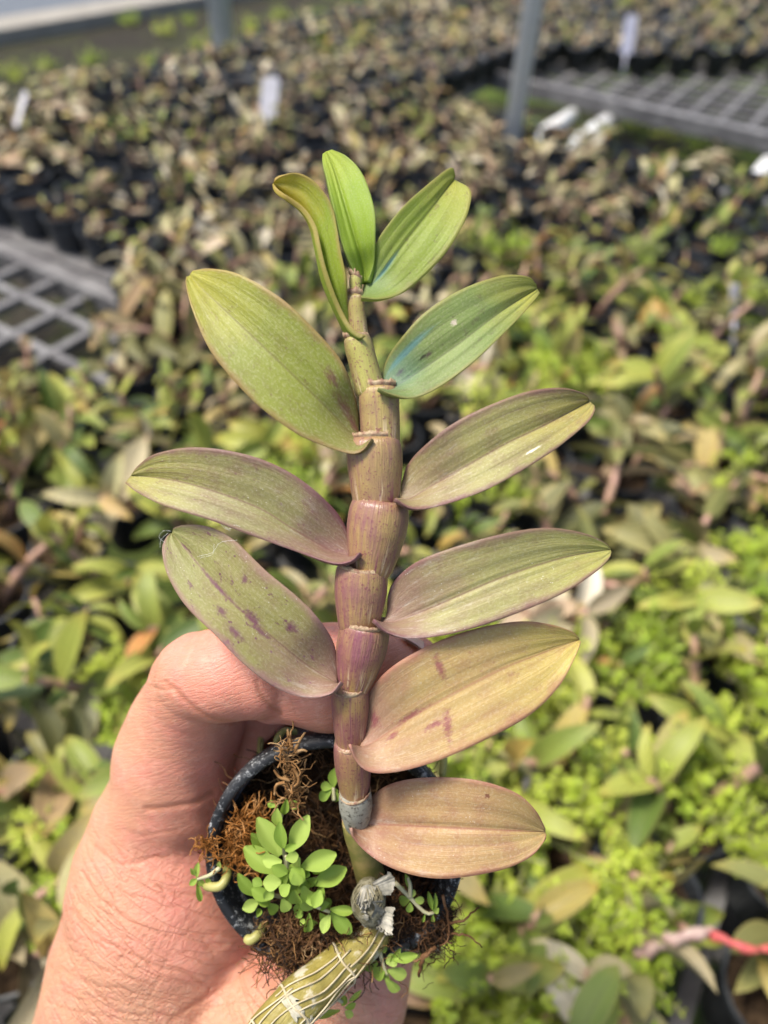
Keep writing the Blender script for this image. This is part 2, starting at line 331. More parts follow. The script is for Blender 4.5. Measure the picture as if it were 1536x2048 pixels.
BENCHES = [('grey lattice bench top showing bare at the left edge', -1.58, -0.36, -0.34, 0.645),
           ('grey lattice bench top under the plants right of the hand', -0.32, 1.10, -0.34, 0.645),
           ('grey lattice bench top under the dry rows in the upper left', -1.58, -0.36, 0.685, 1.66),
           ('grey lattice bench top carrying the pots around the slim pole', -0.32, 1.10, 0.685, 1.66),
           ('grey lattice bench top at upper right with its front squares bare', -0.93, 1.50, 2.09, 3.9),
           ('grey lattice bench top under the farthest pots at the top', -1.58, -0.97, 1.70, 3.9)]
for lb, a0, a1, b0, b1 in BENCHES: bench(lb, a0, a1, b0, b1)
def pole(label, p, r, h, name='steel_pole'):
    t = root(name, label, 'pole', p)
    v, f = tube([p, p + Z3 * h], r, 20); obj('shaft', v, f, MT['steel'], t)
    v, f = tube([p, p + Z3 * 0.012], r * 2.2, 20); obj('base_plate', v, f, MT['steel'], t)
q = at(1017, 318, 0.42); pole('slim galvanised pole rising behind the topmost leaves', np.array([q[0], q[1], 0.0]), 0.018, 3.0)
q = at(453, 165, 0.0); pole('thicker grey pole at the top edge, left of centre', np.array([q[0], q[1], 0.0]), 0.045, 3.2)
def pipe(label, a, b0, b1, z, r=0.018):
    t = root('white_pipe', label, 'pipe', B(a, (b0 + b1) / 2, z), 'white pipes bridging the bench gap')
    v, f = tube([B(a, b0, z), B(a, b1, z)], r, 14); obj('pipe_wall', v, f, MT['white'], t)
    v, f = tube([B(a, b0 - 0.01, z), B(a, b0 + 0.035, z)], r * 1.18, 14); obj('end_collar', v, f, MT['white'], t)
pipe('white pipe bridging the bench gap, leftmost of three', -0.70, 1.70, 2.07, 0.35)
pipe('white pipe bridging the bench gap, middle of three', -0.605, 1.70, 2.07, 0.35, 0.022)
pipe('white pipe bridging the bench gap, rightmost of three', -0.19, 1.70, 2.05, 0.35, 0.020)

# ------------------------------------------------------------------ background potted orchids
def leafmesh(name, mat, wid, arch, fold, twist=0.0, nu=9, nv=5):
    v = []; uv = []; f = []
    for i in range(nu):
        u = i / (nu - 1); ww = wid * (math.sin(math.pi * min(1, u ** 0.85 * 0.97 + 0.03)) ** 0.62) * (1.0 if u < 0.97 else 0.55)
        x = math.sin(u * arch) / max(arch, 1e-3); z = -(1 - math.cos(u * arch)) / max(arch, 1e-3)
        for j in range(nv):
            t = j / (nv - 1) * 2 - 1; a = twist * u
            y = t * ww / 2; zz = fold * abs(t) * ww / 2
            v.append((x, y * math.cos(a) - zz * math.sin(a), z + y * math.sin(a) + zz * math.cos(a))); uv.append((u, (t + 1) / 2))
    for i in range(nu - 1):
        for j in range(nv - 1): f.append((i * nv + j, (i + 1) * nv + j, (i + 1) * nv + j + 1, i * nv + j + 1))
    return mesh(name, v, f, mat, uv)
LM = {}
for mk in ('bg_green', 'bg_olive', 'bg_dry'):
    LM[mk] = [leafmesh('leaf', MT[mk], wd, ar, fo, tw) for wd, ar, fo, tw in ((0.36, 0.5, 0.45, 0.1), (0.32, 0.9, 0.6, -0.3), (0.42, 0.25, 0.35, 0.2), (0.28, 1.3, 0.5, 0.5), (0.38, 0.7, 0.8, -0.1))]
def potmesh(rt=0.031, rb=0.023, h=0.058, n=20, mat=None, rim=True):
    prof = [(rb, 0.0), (rt - 0.0015, h - 0.008), (rt + 0.0008, h - 0.007), (rt + 0.001, h), (rt - 0.0012, h), (rt - 0.0025, h - 0.010), (rb - 0.001, 0.004)]
    v = []; f = []
    for r, z in prof:
        for k in range(n): a = 2 * math.pi * k / n; v.append((r * math.cos(a), r * math.sin(a), z))
    for i in range(len(prof) - 1):
        for k in range(n): f.append((i * n + k, i * n + (k + 1) % n, (i + 1) * n + (k + 1) % n, (i + 1) * n + k))
    f.append(tuple(range(n - 1, -1, -1))); f.append(tuple((len(prof) - 1) * n + k for k in range(n)))
    return mesh('pot', v, f, mat, None, False)
POTM = potmesh(mat=MT['bgpot'])
def medmesh():
    n = 16; v = [(0, 0, 0.047)]; f = []
    for r in (0.011, 0.020, 0.0278):
        for k in range(n): a = 2 * math.pi * k / n; v.append((r * math.cos(a), r * math.sin(a), 0.045 + random.uniform(-0.003, 0.004)))
    for k in range(n): f.append((0, 1 + k, 1 + (k + 1) % n))
    for i in range(2):
        for k in range(n): f.append((1 + i * n + k, 1 + (i + 1) * n + k, 1 + (i + 1) * n + (k + 1) % n, 1 + i * n + (k + 1) % n))
    return mesh('growing_medium', v, f, MT['bgmedium'])
MEDM = [medmesh() for _ in range(3)]
def frame_from(x, zhint):
    x = Vector(x).normalized(); z = Vector(zhint); y = z.cross(x)
    if y.length < 1e-4: y = Vector((0, 1, 0)).cross(x)
    y.normalize(); z = x.cross(y); return Matrix((x, y, z)).transposed()
def plant_template(kind, mk):
    parts = [('pot', POTM, Matrix.Identity(4)), ('growing_medium', random.choice(MEDM), Matrix.Identity(4))]
    ncane = {'big': random.choice((2, 2, 3)), 'mid': random.choice((2, 2, 3)), 'small': random.choice((1, 2, 2))}[kind]
    L = {'big': 0.078, 'mid': 0.050, 'small': 0.036}[kind]; ll = {'big': 0.060, 'mid': 0.040, 'small': 0.027}[kind]
    a0 = random.uniform(0, 6.28)
    for c in range(ncane):
        az = a0 + 6.283 * c / ncane + random.uniform(-0.5, 0.5); lean = random.uniform(0.25, 1.25) if kind == 'big' else random.uniform(0.1, 0.95)
        ln = L * random.uniform(0.7, 1.2); pts = []
        p = Vector((0.008 * math.cos(az), 0.008 * math.sin(az), 0.044)); d = lean * 0.5
        for i in range(6):
            pts.append(tuple(p)); dirv = Vector((math.cos(az) * math.sin(d), math.sin(az) * math.sin(d), math.cos(d)))
            p = p + dirv * ln / 5; d += (lean - lean * 0.5) / 4
        rr = {'big': 0.0036, 'mid': 0.0026, 'small': 0.0018}[kind]
        v, f = tube(pts, [rr * s for s in (0.8, 1.1, 1.25, 1.1, 0.85, 0.6)], 7)
        parts.append(('cane', mesh('cane', v, f, MT['bg_cane']), Matrix.Identity(4)))
        nl = {'big': random.randint(6, 8), 'mid': random.randint(5, 7), 'small': random.randint(3, 5)}[kind]
        side0 = random.uniform(0, 6.28)
        for k in range(nl):
            t = 0.22 + 0.78 * k / (nl - 1); i = min(4, int(t * 5)); fr = t * 5 - i
            q = Vector(pts[i]).lerp(Vector(pts[min(5, i + 1)]), fr); tan = (Vector(pts[i + 1]) - Vector(pts[i])).normalized()
            side = tan.orthogonal().normalized(); side.rotate(Matrix.Rotation(side0 + math.pi * k + random.uniform(-0.5, 0.5), 3, tan))
            up = 0.25 + 1.1 * (t ** 2) * random.uniform(0.6, 1.2)
            x = (side + tan * up + Vector((0, 0, random.uniform(-0.15, 0.15)))).normalized()
            s = ll * random.uniform(0.75, 1.15) * (1 - 0.35 * max(0, t - 0.7) / 0.3)
            m4 = frame_from(x, tan).to_4x4(); m4 = Matrix.Translation(q) @ m4 @ Matrix.Diagonal((s, s, s, 1))
            parts.append(('leaf', random.choice(LM[mk]), m4))
    return parts
TPL = {}
for kd_ in ('big', 'mid', 'small'):
    for mk in ('bg_green', 'bg_olive', 'bg_dry'): TPL[kd_, mk] = [plant_template(kd_, mk) for _ in range(4)]
def place(parts, x, y, z, rz, s, label, group):
    r = bpy.data.objects.new('potted_orchid', None); COL.objects.link(r); r.empty_display_size = 0.01
    r.location = (x, y, z); r.rotation_euler[2] = rz; r.scale = (s, s, s)
    r['label'] = label; r['category'] = 'potted plant'; r['group'] = group
    for nm, me, m4 in parts:
        o = bpy.data.objects.new(nm, me); COL.objects.link(o); o.parent = r; o.matrix_local = m4
    return r
def hidden(a, b):                        # places with no pots: bare lattice, the gap between benches, the strip past the bench edge
    if a < -1.54: return True
    if -1.6 < a < -0.80 and 0.33 < b < 0.70: return True
    if a > -0.95 and 1.62 < b < 2.13: return True
    if a > -0.86 and 2.0 < b < 2.13 + 0.42 * min(1, max(0.15, (a + 0.9) / 0.5)): return True
    return False
spots = []
PS = 0.079
for i in range(-22, 22):
    for j in range(-5, 52):
        a = i * PS + RNG.uniform(-0.008, 0.008); b = j * PS + RNG.uniform(-0.008, 0.008)
        if hidden(a, b) or a > 1.45 or b > 3.85 or (b < 1.7 and a > 1.06): continue
        p = B(a, b, 0.4); 
        x, y, d = proj(p + Z3 * 0.07)
        if d < 0.2: continue
        mrg = 0.07 / d * FPX
        inside = not (x < -mrg or x > 1536 + mrg or y < -mrg or y > 2048 + mrg)
        if not inside and (x < -700 or x > 2100 or y < -60 or y > 2700 or b > 2.6): continue
        qx, qy, qd = proj(p + Z3 * 0.05)
        bare = False
        for hz_ in (0.0, 0.06, 0.10):
            bx, by, _d = proj(p + Z3 * hz_)
            if bx < 225 and 470 + 0.42 * bx < by < 672 + 0.05 * bx: bare = True
        if bare: continue
        if 1455 < qx < 1580 and 1080 < qy < 1290: continue            # bare bit of bench at the right edge
        spots.append((d, p, x, y, a, b, inside))
spots.sort(key=lambda s: (not s[6], s[0]))
print('pots', len(spots))
NIND = 300
INDIV = []
ROWS = [(120, 'near the top edge'), (300, 'level with the slim pole foot'), (520, 'level with the topmost leaves'), (720, 'level with the blue-green leaf'), (930, 'level with the white-scarred leaf'), (1130, 'level with the leftmost leaf'), (1290, 'level with the purple-blotched leaf'), (1480, 'level with the finger'), (1700, 'level with the pot rim'), (1900, 'level with the pot weeds'), (9999, 'at the bottom edge')]
def where(x, y, mk, kind):
    row = [n for lim, n in ROWS if y < lim][0]
    side = 'at far left' if x < 190 else 'left of centre' if x < 480 else 'behind the cane' if x < 860 else 'right of centre' if x < 1130 else 'beyond the right leaf tips' if x < 1340 else 'at far right'
    look = {'bg_green': 'green-leaved', 'bg_olive': 'bronze', 'bg_dry': 'straw-coloured'}[mk]
    return f'{look} potted orchid {side}, {row}', f'potted orchids {side}'
def settle(items):                       # two alike in one place: say which is nearer
    d = {}
    for it in items: d.setdefault(it[0], []).append(it)
    for lab, l in d.items():
        if 2 <= len(l) <= 4:
            l.sort(key=lambda q: -q[2])
            for k, q in enumerate(l): q[3]['label'] = lab + (', nearest', ', second nearest', ', third nearest', ', fourth nearest')[k]
farmb = {}; CACHE = {}
for n_, (d, p, x, y, a, b, inside) in enumerate(spots):
    if d < 0.72: kind = 'big' if random.random() < 0.85 else 'mid'
    elif d < 1.05: kind = random.choice(('big', 'mid', 'mid'))
    elif d < 1.5: kind = random.choice(('mid', 'small'))
    else: kind = 'small' if random.random() < 0.8 else 'mid'
    green = 0.62 if d < 0.9 else 0.35 if d < 1.3 else 0.18
    if x > 950 and 420 < y < 900: green = 0.85
    rnd = random.random(); mk = 'bg_green' if rnd < green else ('bg_olive' if rnd < green + (0.33 if d < 1.5 else 0.3) else 'bg_dry')
    parts = random.choice(TPL[kind, mk]); rz = random.uniform(0, 6.28); s = random.uniform(0.92, 1.1)
    if d > 1.0 and random.random() < 0.10: parts = parts[:2]            # an empty pot
    if n_ < NIND and inside:
        lab, grp = where(x, y, mk, kind)
        INDIV.append((lab, grp, y, place(parts, p[0], p[1], 0.4, rz, s, lab, grp)))
    else:
        R4 = Matrix.Translation(Vector((p[0], p[1], 0.4))) @ Matrix.Rotation(rz, 4, 'Z') @ Matrix.Scale(s, 4)
        for nm, me, m4 in parts:
            g = farmb.setdefault(me.materials[0].name, [MB(), [], me.materials[0], []]); g[3].append(np.full(len(me.vertices), random.random()))
            if me.name not in CACHE:
                c_ = np.empty(len(me.vertices) * 3); me.vertices.foreach_get('co', c_); uvv = np.zeros((len(me.vertices), 2))
                if me.uv_layers:
                    for lp, uvd in zip(me.loops, me.uv_layers[0].data): uvv[lp.vertex_index] = uvd.uv
                CACHE[me.name] = (c_.reshape(-1, 3), uvv, [tuple(pp.vertices) for pp in me.polygons])
            T = np.array(R4 @ m4); vv, uvv, fcs = CACHE[me.name]; vv = vv @ T[:3, :3].T + T[:3, 3]
            g[0].add(vv, fcs); g[1].append(uvv)
settle(INDIV)
if farmb:
    fr = root('distant_potted_orchids', 'dense mass of tiny blurred potted orchids covering the far benches', 'potted plants', (0, 0, 0.4)); fr['kind'] = 'stuff'
    nmap = {'leaf_green': 'green_leaves', 'leaf_olive': 'olive_leaves', 'leaf_dry': 'dry_leaves', 'background_cane': 'canes', 'nursery_pot_plastic': 'pots', 'dark_medium': 'growing_medium'}
    for k, (mb, uvl, mt, tone) in farmb.items():
        v, f = mb.get(); o = obj(nmap[k], v, f, mt, fr, uv=np.vstack(uvl), attrs={'leaf_tone': np.concatenate(tone)}); o['kind'] = 'stuff'

# ---- lime weeds
def leaflet(L, W, nu=5, cup=0.25, arch=0.3, nv=3):
    v = []; f = []
    for i in range(nu):
        u = i / (nu - 1); ww = W * (math.sin(math.pi * (0.04 + 0.93 * u ** 1.25)) ** 0.75)
        for j in range(nv):
            t = j / (nv - 1) * 2 - 1; v.append((u * L, t * ww / 2, cup * abs(t) ** 1.5 * ww / 2 - arch * L * u * u * 0.4))
    for i in range(nu - 1):
        for j in range(nv - 1): f.append((i * nv + j, (i + 1) * nv + j, (i + 1) * nv + j + 1, i * nv + j + 1))
    return np.array(v), f
def weed_clump():
    mb = MB(); st = MB(); lv, lf = leaflet(1, 0.55, 4)
    for b in range(26):
        az = random.uniform(0, 6.28); lean = random.uniform(0.05, 1.25); ln = random.uniform(0.014, 0.036)
        base = Vector((random.gauss(0, 0.008), random.gauss(0, 0.008), 0)); d = Vector((math.cos(az) * math.sin(lean), math.sin(az) * math.sin(lean), math.cos(lean)))
        v, f = tube([tuple(base), tuple(base + d * ln)], 0.0005, 3, False); st.add(v, f)
        for k in range(15):
            q = base + d * ln * (0.35 + 0.65 * k / 14); s = random.uniform(0.0026, 0.0050)
            x = d.orthogonal(); x.rotate(Matrix.Rotation(k * 2.0 + random.uniform(-0.4, 0.4), 3, d)); x = (x.normalized() + d * random.uniform(0.1, 0.8)).normalized()
            m3 = np.array(frame_from(x, d)) * s; mb.add(lv @ m3.T + np.array(q), lf)
    v, f = mb.get(); sv, sf = st.get()
    return mesh('foliage', v, f, MT['weed_bg']), mesh('stems', sv, sf, MT['weed_stem'])
WC = [weed_clump() for _ in range(5)]
wn = 0; LASTW = [None]
def weed(px, py, z, s, lab, group):
    global wn
    q = at(px, py, z); r = bpy.data.objects.new('weed_clump', None); COL.objects.link(r); r.empty_display_size = 0.01
    r.location = tuple(q - Z3 * 0.02); r.rotation_euler[2] = random.uniform(0, 6.28); r.scale = (s, s, s)
    LASTW[0] = r; r['label'] = lab; r['category'] = 'weed'; r['group'] = group; a, b = WC[wn % 5]; wn += 1
    for nm, me in (('foliage', a), ('stems', b)):
        o = bpy.data.objects.new(nm, me); COL.objects.link(o); o.parent = r
WIND = []
zones = [((880, 1536), (1380, 2048), 62, 0.95), ((860, 1500), (640, 1350), 80, 1.0), ((880, 1536), (480, 720), 20, 1), ((200, 330), (1330, 1560), 9, 0.9), ((0, 200), (1330, 2048), 12, 0.8), ((540, 680), (880, 1010), 10, 1)]
for (xa, xb), (ya, yb), cnt, sc_ in zones:
    cx = [(random.uniform(xa, xb), random.uniform(ya, yb)) for _ in range(max(3, cnt // 5))]
    for _ in range(cnt):
        c0_ = random.choice(cx); x = min(xb + 60, max(xa, random.gauss(c0_[0], 55))); y = min(yb, max(ya, random.gauss(c0_[1], 50)))
        row = [n for lim, n in ROWS if y < lim][0]
        side = 'at far left' if x < 190 else 'left of the hand' if x < 480 else 'behind the cane' if x < 860 else 'right of the cane' if x < 1000 else 'right of centre' if x < 1130 else 'beyond the right leaf tips' if x < 1300 else 'near the right edge' if x < 1430 else 'at far right'
        lab = f'feathery lime-green weed {side}, {row}'; weed(x, y, 0.4 + random.uniform(0.065, 0.105), sc_ * random.uniform(0.75, 1.3), lab, f'lime-green weeds {side}')
        WIND.append((lab, '', y, LASTW[0]))
settle(WIND)
for x, y, s in ((190, 190, 2.6), (30, 150, 2.4), (260, 40, 2.2), (500, 60, 2.6), (330, 60, 2.4), (560, 30, 2.0), (600, 90, 2.0), (250, 180, 1.8), (90, 130, 1.8), (400, 90, 2.0), (430, 60, 1.6), (130, 170, 1.5), (300, 120, 1.6), (180, 120, 2.2), (380, 40, 1.8)):
    weed(x, y, 0.02, s, 'blurred green weed on the dark soil by the kerb', 'weeds on the soil by the kerb')
for x, y, s in ((1270, 250, 2.0), (1330, 270, 2.2), (1400, 290, 2.0), (1450, 260, 2.0)):
    weed(x, y, 0.03, s, 'green weed on the ground in the gap before the right bench', 'weeds in the bench gap')
# ---- plant labels
def ptag(lab, x, y, z, w_, h_, lean, mt):
    q = at(x, y, z); t = root('plant_label', lab, 'plant label', q)
    n = 6; v = []; f = []
    dirx = np.array([math.cos(lean), math.sin(lean), 0]); th = np.array([-dirx[1], dirx[0], 0]) * 0.0006
    up = Z3 * math.cos(0.5) + dirx * 0.14 - np.array([-dirx[1], dirx[0], 0]) * -0.5
    for s_ in (-1, 1):
        v += [q - dirx * w_ / 2 + th * s_, q + dirx * w_ / 2 + th * s_, q + dirx * w_ / 2 + up * h_ * 0.9 + th * s_, q + dirx * w_ / 3 + up * h_ + th * s_, q - dirx * w_ / 3 + up * h_ + th * s_, q - dirx * w_ / 2 + up * h_ * 0.9 + th * s_]
    f = [tuple(range(5, -1, -1)), tuple(range(6, 12))] + [(i, (i + 1) % 6, 6 + (i + 1) % 6, 6 + i) for i in range(6)]
    obj('tag_blade', v, f, mt, t, smooth=False)
    v, f = tube([q - up * 0.05, q + up * 0.002], 0.0028, 6); obj('tag_spike', v, f, mt, t)
ptag('white plant label standing among the dry rows at upper centre', 535, 232, 0.47, 0.034, 0.070, 0.1, MT['tag'])
ptag('white plant label leaning at the upper left edge', 32, 250, 0.47, 0.026, 0.062, -0.9, MT['tag'])
ptag('lilac plant label on the sunlit far right bench', 1252, 108, 0.47, 0.034, 0.09, 0.2, MT['tagpale'])
ptag('slim grey plant label among the weeds at the right', 1468, 640, 0.47, 0.016, 0.045, 0.6, MT['tagpale'])
ptag('small white plant label sunk in weeds near the bottom right', 1212, 2010, 0.47, 0.012, 0.030, 1.2, MT['tag'])

# ---- pink shoot and pale cane at the lower right, bare orange leaves
MT['pink'] = mat_simple('pink_shoot', (0.42, 0.06, 0.08), (0.52, 0.13, 0.09), 90, 0.4)
MT['palecane'] = mat_simple('pale_pink_cane', (0.34, 0.20, 0.18), (0.50, 0.38, 0.31), 160, 0.5)
def bgtube(name, lab, cat, pts, r, mat):
    c = cr([tuple(at(x, y, z)) for x, y, z in pts], 20); t_ = root(name, lab, cat, c[0])
    v, f = tube(c + RNG.normal(0, 0.0006, c.shape), np.linspace(r, r * 0.7, 20) * (1 + 0.22 * np.sin(np.linspace(0, 17, 20))), 10); obj('shaft', v, f, mat, t_)
    v, f = tube(np.array([c[-1], c[-1] + (c[-1] - c[-2]) * 0.7, c[-1] + (c[-1] - c[-2]) * 1.3]), [r * 0.7, r * 0.5, r * 0.12], 10); obj('tip', v, f, mat, t_)
bgtube('orchid_shoot', 'glossy pink-red shoot reaching the right edge near the bottom', 'shoot', [(1415, 1866, 0.515), (1450, 1880, 0.522), (1500, 1898, 0.525), (1560, 1892, 0.518)], 0.0026, MT['pink'])
bgtube('orchid_cane', 'pale pinkish bare cane at lower right, below the pink shoot', 'cane', [(1275, 1908, 0.49), (1325, 1886, 0.505), (1370, 1872, 0.515), (1420, 1862, 0.515)], 0.0042, MT['palecane'])

# ------------------------------------------------------------------ held orchid
HZ = 0.178
RIMC = P(668, 1720, HZ); TILT = math.radians(8)
TOW = -FW                                            # towards the camera
NPOT = TOW * math.cos(TILT) - UP * math.sin(TILT)    # pot axis, mouth side
E1 = RT; E2 = np.cross(NPOT, E1)
RIMR = 0.0308
def rimz(py): return HZ + (py - 1720) * (HZ / FPX) * math.tan(TILT)
held = root('held_orchid', 'potted orchid with jointed bronze cane and fleshy leaves held in the hand', 'potted orchid', RIMC - NPOT * 0.055)
def potpt(r, a, h): return RIMC + E1 * (r * math.cos(a)) + E2 * (r * math.sin(a)) + NPOT * h
def lathe(prof, n=72, wob=0.0):
    v = []; f = []
    for r, h in prof:
        for k in range(n):
            a = 2 * math.pi * k / n; rr = r * (1 + wob * math.sin(2 * a + 1.0) + wob * 0.6 * math.sin(3 * a))
            v.append(potpt(rr, a, h))
    for i in range(len(prof) - 1):
        for k in range(n): f.append((i * n + k, i * n + (k + 1) % n, (i + 1) * n + (k + 1) % n, (i + 1) * n + k))
    return np.array(v), f
SLOPE = 0.17
def rw(h): return RIMR - 0.0016 + SLOPE * h            # outer wall radius at height h (h < 0)
v, f = lathe([(rw(-0.055), -0.055), (rw(-0.03), -0.03), (rw(-0.007), -0.007), (rw(-0.006) - 0.0012, -0.0061), (rw(-0.007) - 0.0012, -0.007), (rw(-0.03) - 0.0014, -0.03), (rw(-0.052) - 0.0014, -0.052)], 72, 0.006)
n = 72; f.append(tuple(range(n))); f.append(tuple(6 * n + k for k in range(n - 1, -1, -1)))
pot = obj('pot', v, f, MT['pot'], held, label='black plastic nursery pot with white scuffs')
v, f = lathe([(rw(-0.0072) - 0.0006, -0.0075), (RIMR - 0.0005, -0.0070), (RIMR + 0.0001, -0.004), (RIMR + 0.0002, -0.0006), (RIMR - 0.0004, 0.0), (RIMR - 0.0018, 0.0), (RIMR - 0.0024, -0.0006), (RIMR - 0.0030, -0.004), (RIMR - 0.0035, -0.0075)], 96, 0.006)
obj('rim', v, f, MT['pot_rim'], pot)
# growing medium: a lumpy surface sunk in the pot
v = []; f = []; nr, na = 16, 64
for i in range(nr + 1):
    r = (rw(-0.012) - 0.0016) * (i / nr)
    for k in range(na):
        a = 2 * math.pi * k / na; x, y = r * math.cos(a), r * math.sin(a)
        h = -0.0125 + 0.0022 * math.sin(x * 420 + 1) * math.cos(y * 390) + 0.0014 * math.sin(x * 900 + y * 700) + RNG.uniform(-0.0007, 0.0007) - 0.006 * max(0, -x / 0.03) + 0.006 * max(0, -y / 0.03)
        v.append(potpt(r, a, h))
for i in range(nr):
    for k in range(na): f.append((i * na + k, (i + 1) * na + k, (i + 1) * na + (k + 1) % na, i * na + (k + 1) % na))
med = obj('growing_medium', v, f, MT['medium'], held)
def strands(name, specs, mat, parent, kind='stuff', n=4):
    mb = MB()
    for c, r in specs: v, f = tube(c, r, n, False); mb.add(v, f)
    v, f = mb.get(); o = obj(name, v, f, mat, parent)
    if kind: o['kind'] = kind
    return o
def wig(p0, d, L, n=7, curl=0.6):
    p = np.array(p0, float); d = np.array(d, float); d /= np.linalg.norm(d); out = [p.copy()]
    for _ in range(n - 1):
        d = d + RNG.normal(0, curl, 3) * 0.5; d /= np.linalg.norm(d); p = p + d * L / (n - 1); out.append(p.copy())
    return np.array(out)
MT['fibre_dark'] = fibremat('dark_fibre', (0.008, 0.005, 0.004), (0.03, 0.016, 0.009), (0.09, 0.06, 0.035))
# fine dark-brown root fibres over the whole surface, thicker at the bottom where they spill over the rim
sp = []
for _ in range(1500):
    a = RNG.uniform(0, 6.283); r = 0.027 * math.sqrt(RNG.uniform(0, 1)); y = r * math.sin(a)
    h = -0.013 + 0.006 * max(0, -y / 0.03) + RNG.uniform(0, 0.003)
    d = E1 * RNG.normal() + E2 * RNG.normal() + NPOT * abs(RNG.normal(0, 0.5))
    sp.append((wig(potpt(r, a, h), d, RNG.uniform(0.004, 0.012), 7, 0.7), RNG.uniform(0.00007, 0.00017)))
strands('root_fibre_mat', sp[::3], MT['fibre'], med); strands('root_fibre_mat', sp[1::3] + sp[2::6], MT['fibre_dark'], med); strands('root_fibre_mat', sp[5::18], MT['twig'], med)
sp = []
for _ in range(1500):                                  # brown root ball under the weeds and along the lower lip
    px = RNG.normal(625, 62); py = 1888 + RNG.normal(0, 30) + 0.05 * abs(px - 620)
    if py > 1955 or px < 515: continue
    q = P(px, py, rimz(py) - 0.001 + RNG.uniform(-0.003, 0.006))
    d = RT * RNG.normal() + UP * RNG.normal(-0.2, 1) + TOW * RNG.normal(0.1, 0.4)
    sp.append((wig(q, d, RNG.uniform(0.003, 0.009), 8, 0.8), RNG.uniform(0.00006, 0.00015)))
strands('root_ball', sp[::2], MT['fibre'], med); strands('root_ball', sp[1::4], MT['twig'], med); strands('root_ball', sp[3::4], MT['fibre_dark'], med)
sp = []
for _ in range(900):                                   # dark roots hanging over the right lip
    t = RNG.uniform(0, 1); px = 770 + 125 * t + RNG.normal(0, 10); py = 1835 + RNG.normal(0, 32) + 18 * t
    q = P(px, py, rimz(py) + RNG.uniform(-0.002, 0.006)); d = RT * RNG.normal(0.2, 1) + UP * RNG.normal(-0.3, 1) + TOW * RNG.normal(0, 0.4)
    sp.append((wig(q, d, RNG.uniform(0.002, 0.006), 7, 0.8), RNG.uniform(0.00006, 0.00014)))
def clod(name, cx, cy, rx, ry, dz, mat):
    v = []; f = []; nu_, nv_ = 18, 28
    for i in range(nu_ + 1):
        for k in range(nv_):
            a, b = math.pi * i / nu_, 2 * math.pi * k / nv_; q = np.array([math.sin(a) * math.cos(b), math.sin(a) * math.sin(b), math.cos(a)])
            rr = 1 + 0.13 * math.sin(5 * b + 3 * a) + 0.10 * math.sin(9 * a + 4 * b) + RNG.uniform(-0.05, 0.05)
            v.append((cx + rx * q[0] * rr, cy + ry * q[1] * rr, rimz(cy) + dz - 0.006 * q[2] * rr))
    for i in range(nu_):
        for k in range(nv_): f.append((i * nv_ + k, i * nv_ + (k + 1) % nv_, (i + 1) * nv_ + (k + 1) % nv_, (i + 1) * nv_ + k))
    return obj(name, PV(v), f, mat, held)
clod('root_clod', 625, 1888, 105, 48, 0.006, MT['medium']); clod('root_clod', 835, 1848, 72, 48, 0.007, MT['medium'])
strands('hanging_root_mass', sp[::2], MT['fibre_dark'], med); strands('hanging_root_mass', sp[1::2], MT['fibre'], med)
for pts, r in (([(900, 1845), (930, 1840), (945, 1825), (960, 1815)], 0.0004), ([(893, 1870), (915, 1868), (940, 1875), (965, 1895)], 0.00032), ([(855, 1905), (842, 1925), (838, 1955)], 0.0007),
               ([(870, 1895), (850, 1910), (838, 1918), (826, 1922)], 0.0005), ([(575, 1825), (580, 1850), (600, 1870), (605, 1890)], 0.0003), ([(640, 1868), (605, 1900), (580, 1935)], 0.0004), ([(604, 1884), (630, 1882)], 0.0003),
               ([(885, 1790), (895, 1830), (898, 1875), (880, 1893)], 0.0004)):
    c = cr(pts, 14); z = rimz(c[:, 1]) - 0.004; c3 = PV(np.c_[c, z]) + RNG.normal(0, 0.00012, (14, 3))
    v, f = tube(c3, np.linspace(r, r * 0.45, 14), 6); obj('hanging_root', v, f, MT['fibre'], held)
# rusty moss tuft (left) and dry twig tuft (top)
sp = []
for _ in range(480):
    t = RNG.uniform(0, 1); px = 445 + 60 * RNG.uniform(0, 1) + 25 * t; py = 1745 - 110 * t + RNG.normal(0, 8)
    q = P(px, py, rimz(py) + 0.004 - 0.004 * RNG.uniform(0, 1)); d = UP * RNG.normal(0.7, 0.5) + RT * RNG.normal(0.15, 0.5) + TOW * RNG.normal(0.1, 0.5)
    sp.append((wig(q, d, RNG.uniform(0.003, 0.009), 7, 0.9), RNG.uniform(0.00007, 0.00020)))
for _ in range(60):
    q = P(RNG.normal(412, 10), RNG.normal(1690, 10), rimz(1690) - 0.0008); d = RT * RNG.normal() + UP * RNG.normal() + TOW * 0.3
    sp.append((wig(q, d, RNG.uniform(0.002, 0.005), 6, 0.9), RNG.uniform(0.00008, 0.00016)))
strands('rusty_moss_tuft', sp, MT['moss'], med, n=5)
sp = []
for _ in range(110):
    t = RNG.uniform(0, 1); px = 575 + 12 * math.sin(t * 5) + RNG.normal(0, 7) * (1.3 - t) + 10 * t; py = 1625 - 135 * t
    q = P(px, py, rimz(py) - 0.002 - 0.004 * t); d = UP * RNG.normal(0.8, 0.6) + RT * RNG.normal(0.1, 0.6) + TOW * RNG.normal(0.1, 0.4)
    sp.append((wig(q, d, RNG.uniform(0.002, 0.007), 7, 1.0), RNG.uniform(0.00007, 0.00020)))
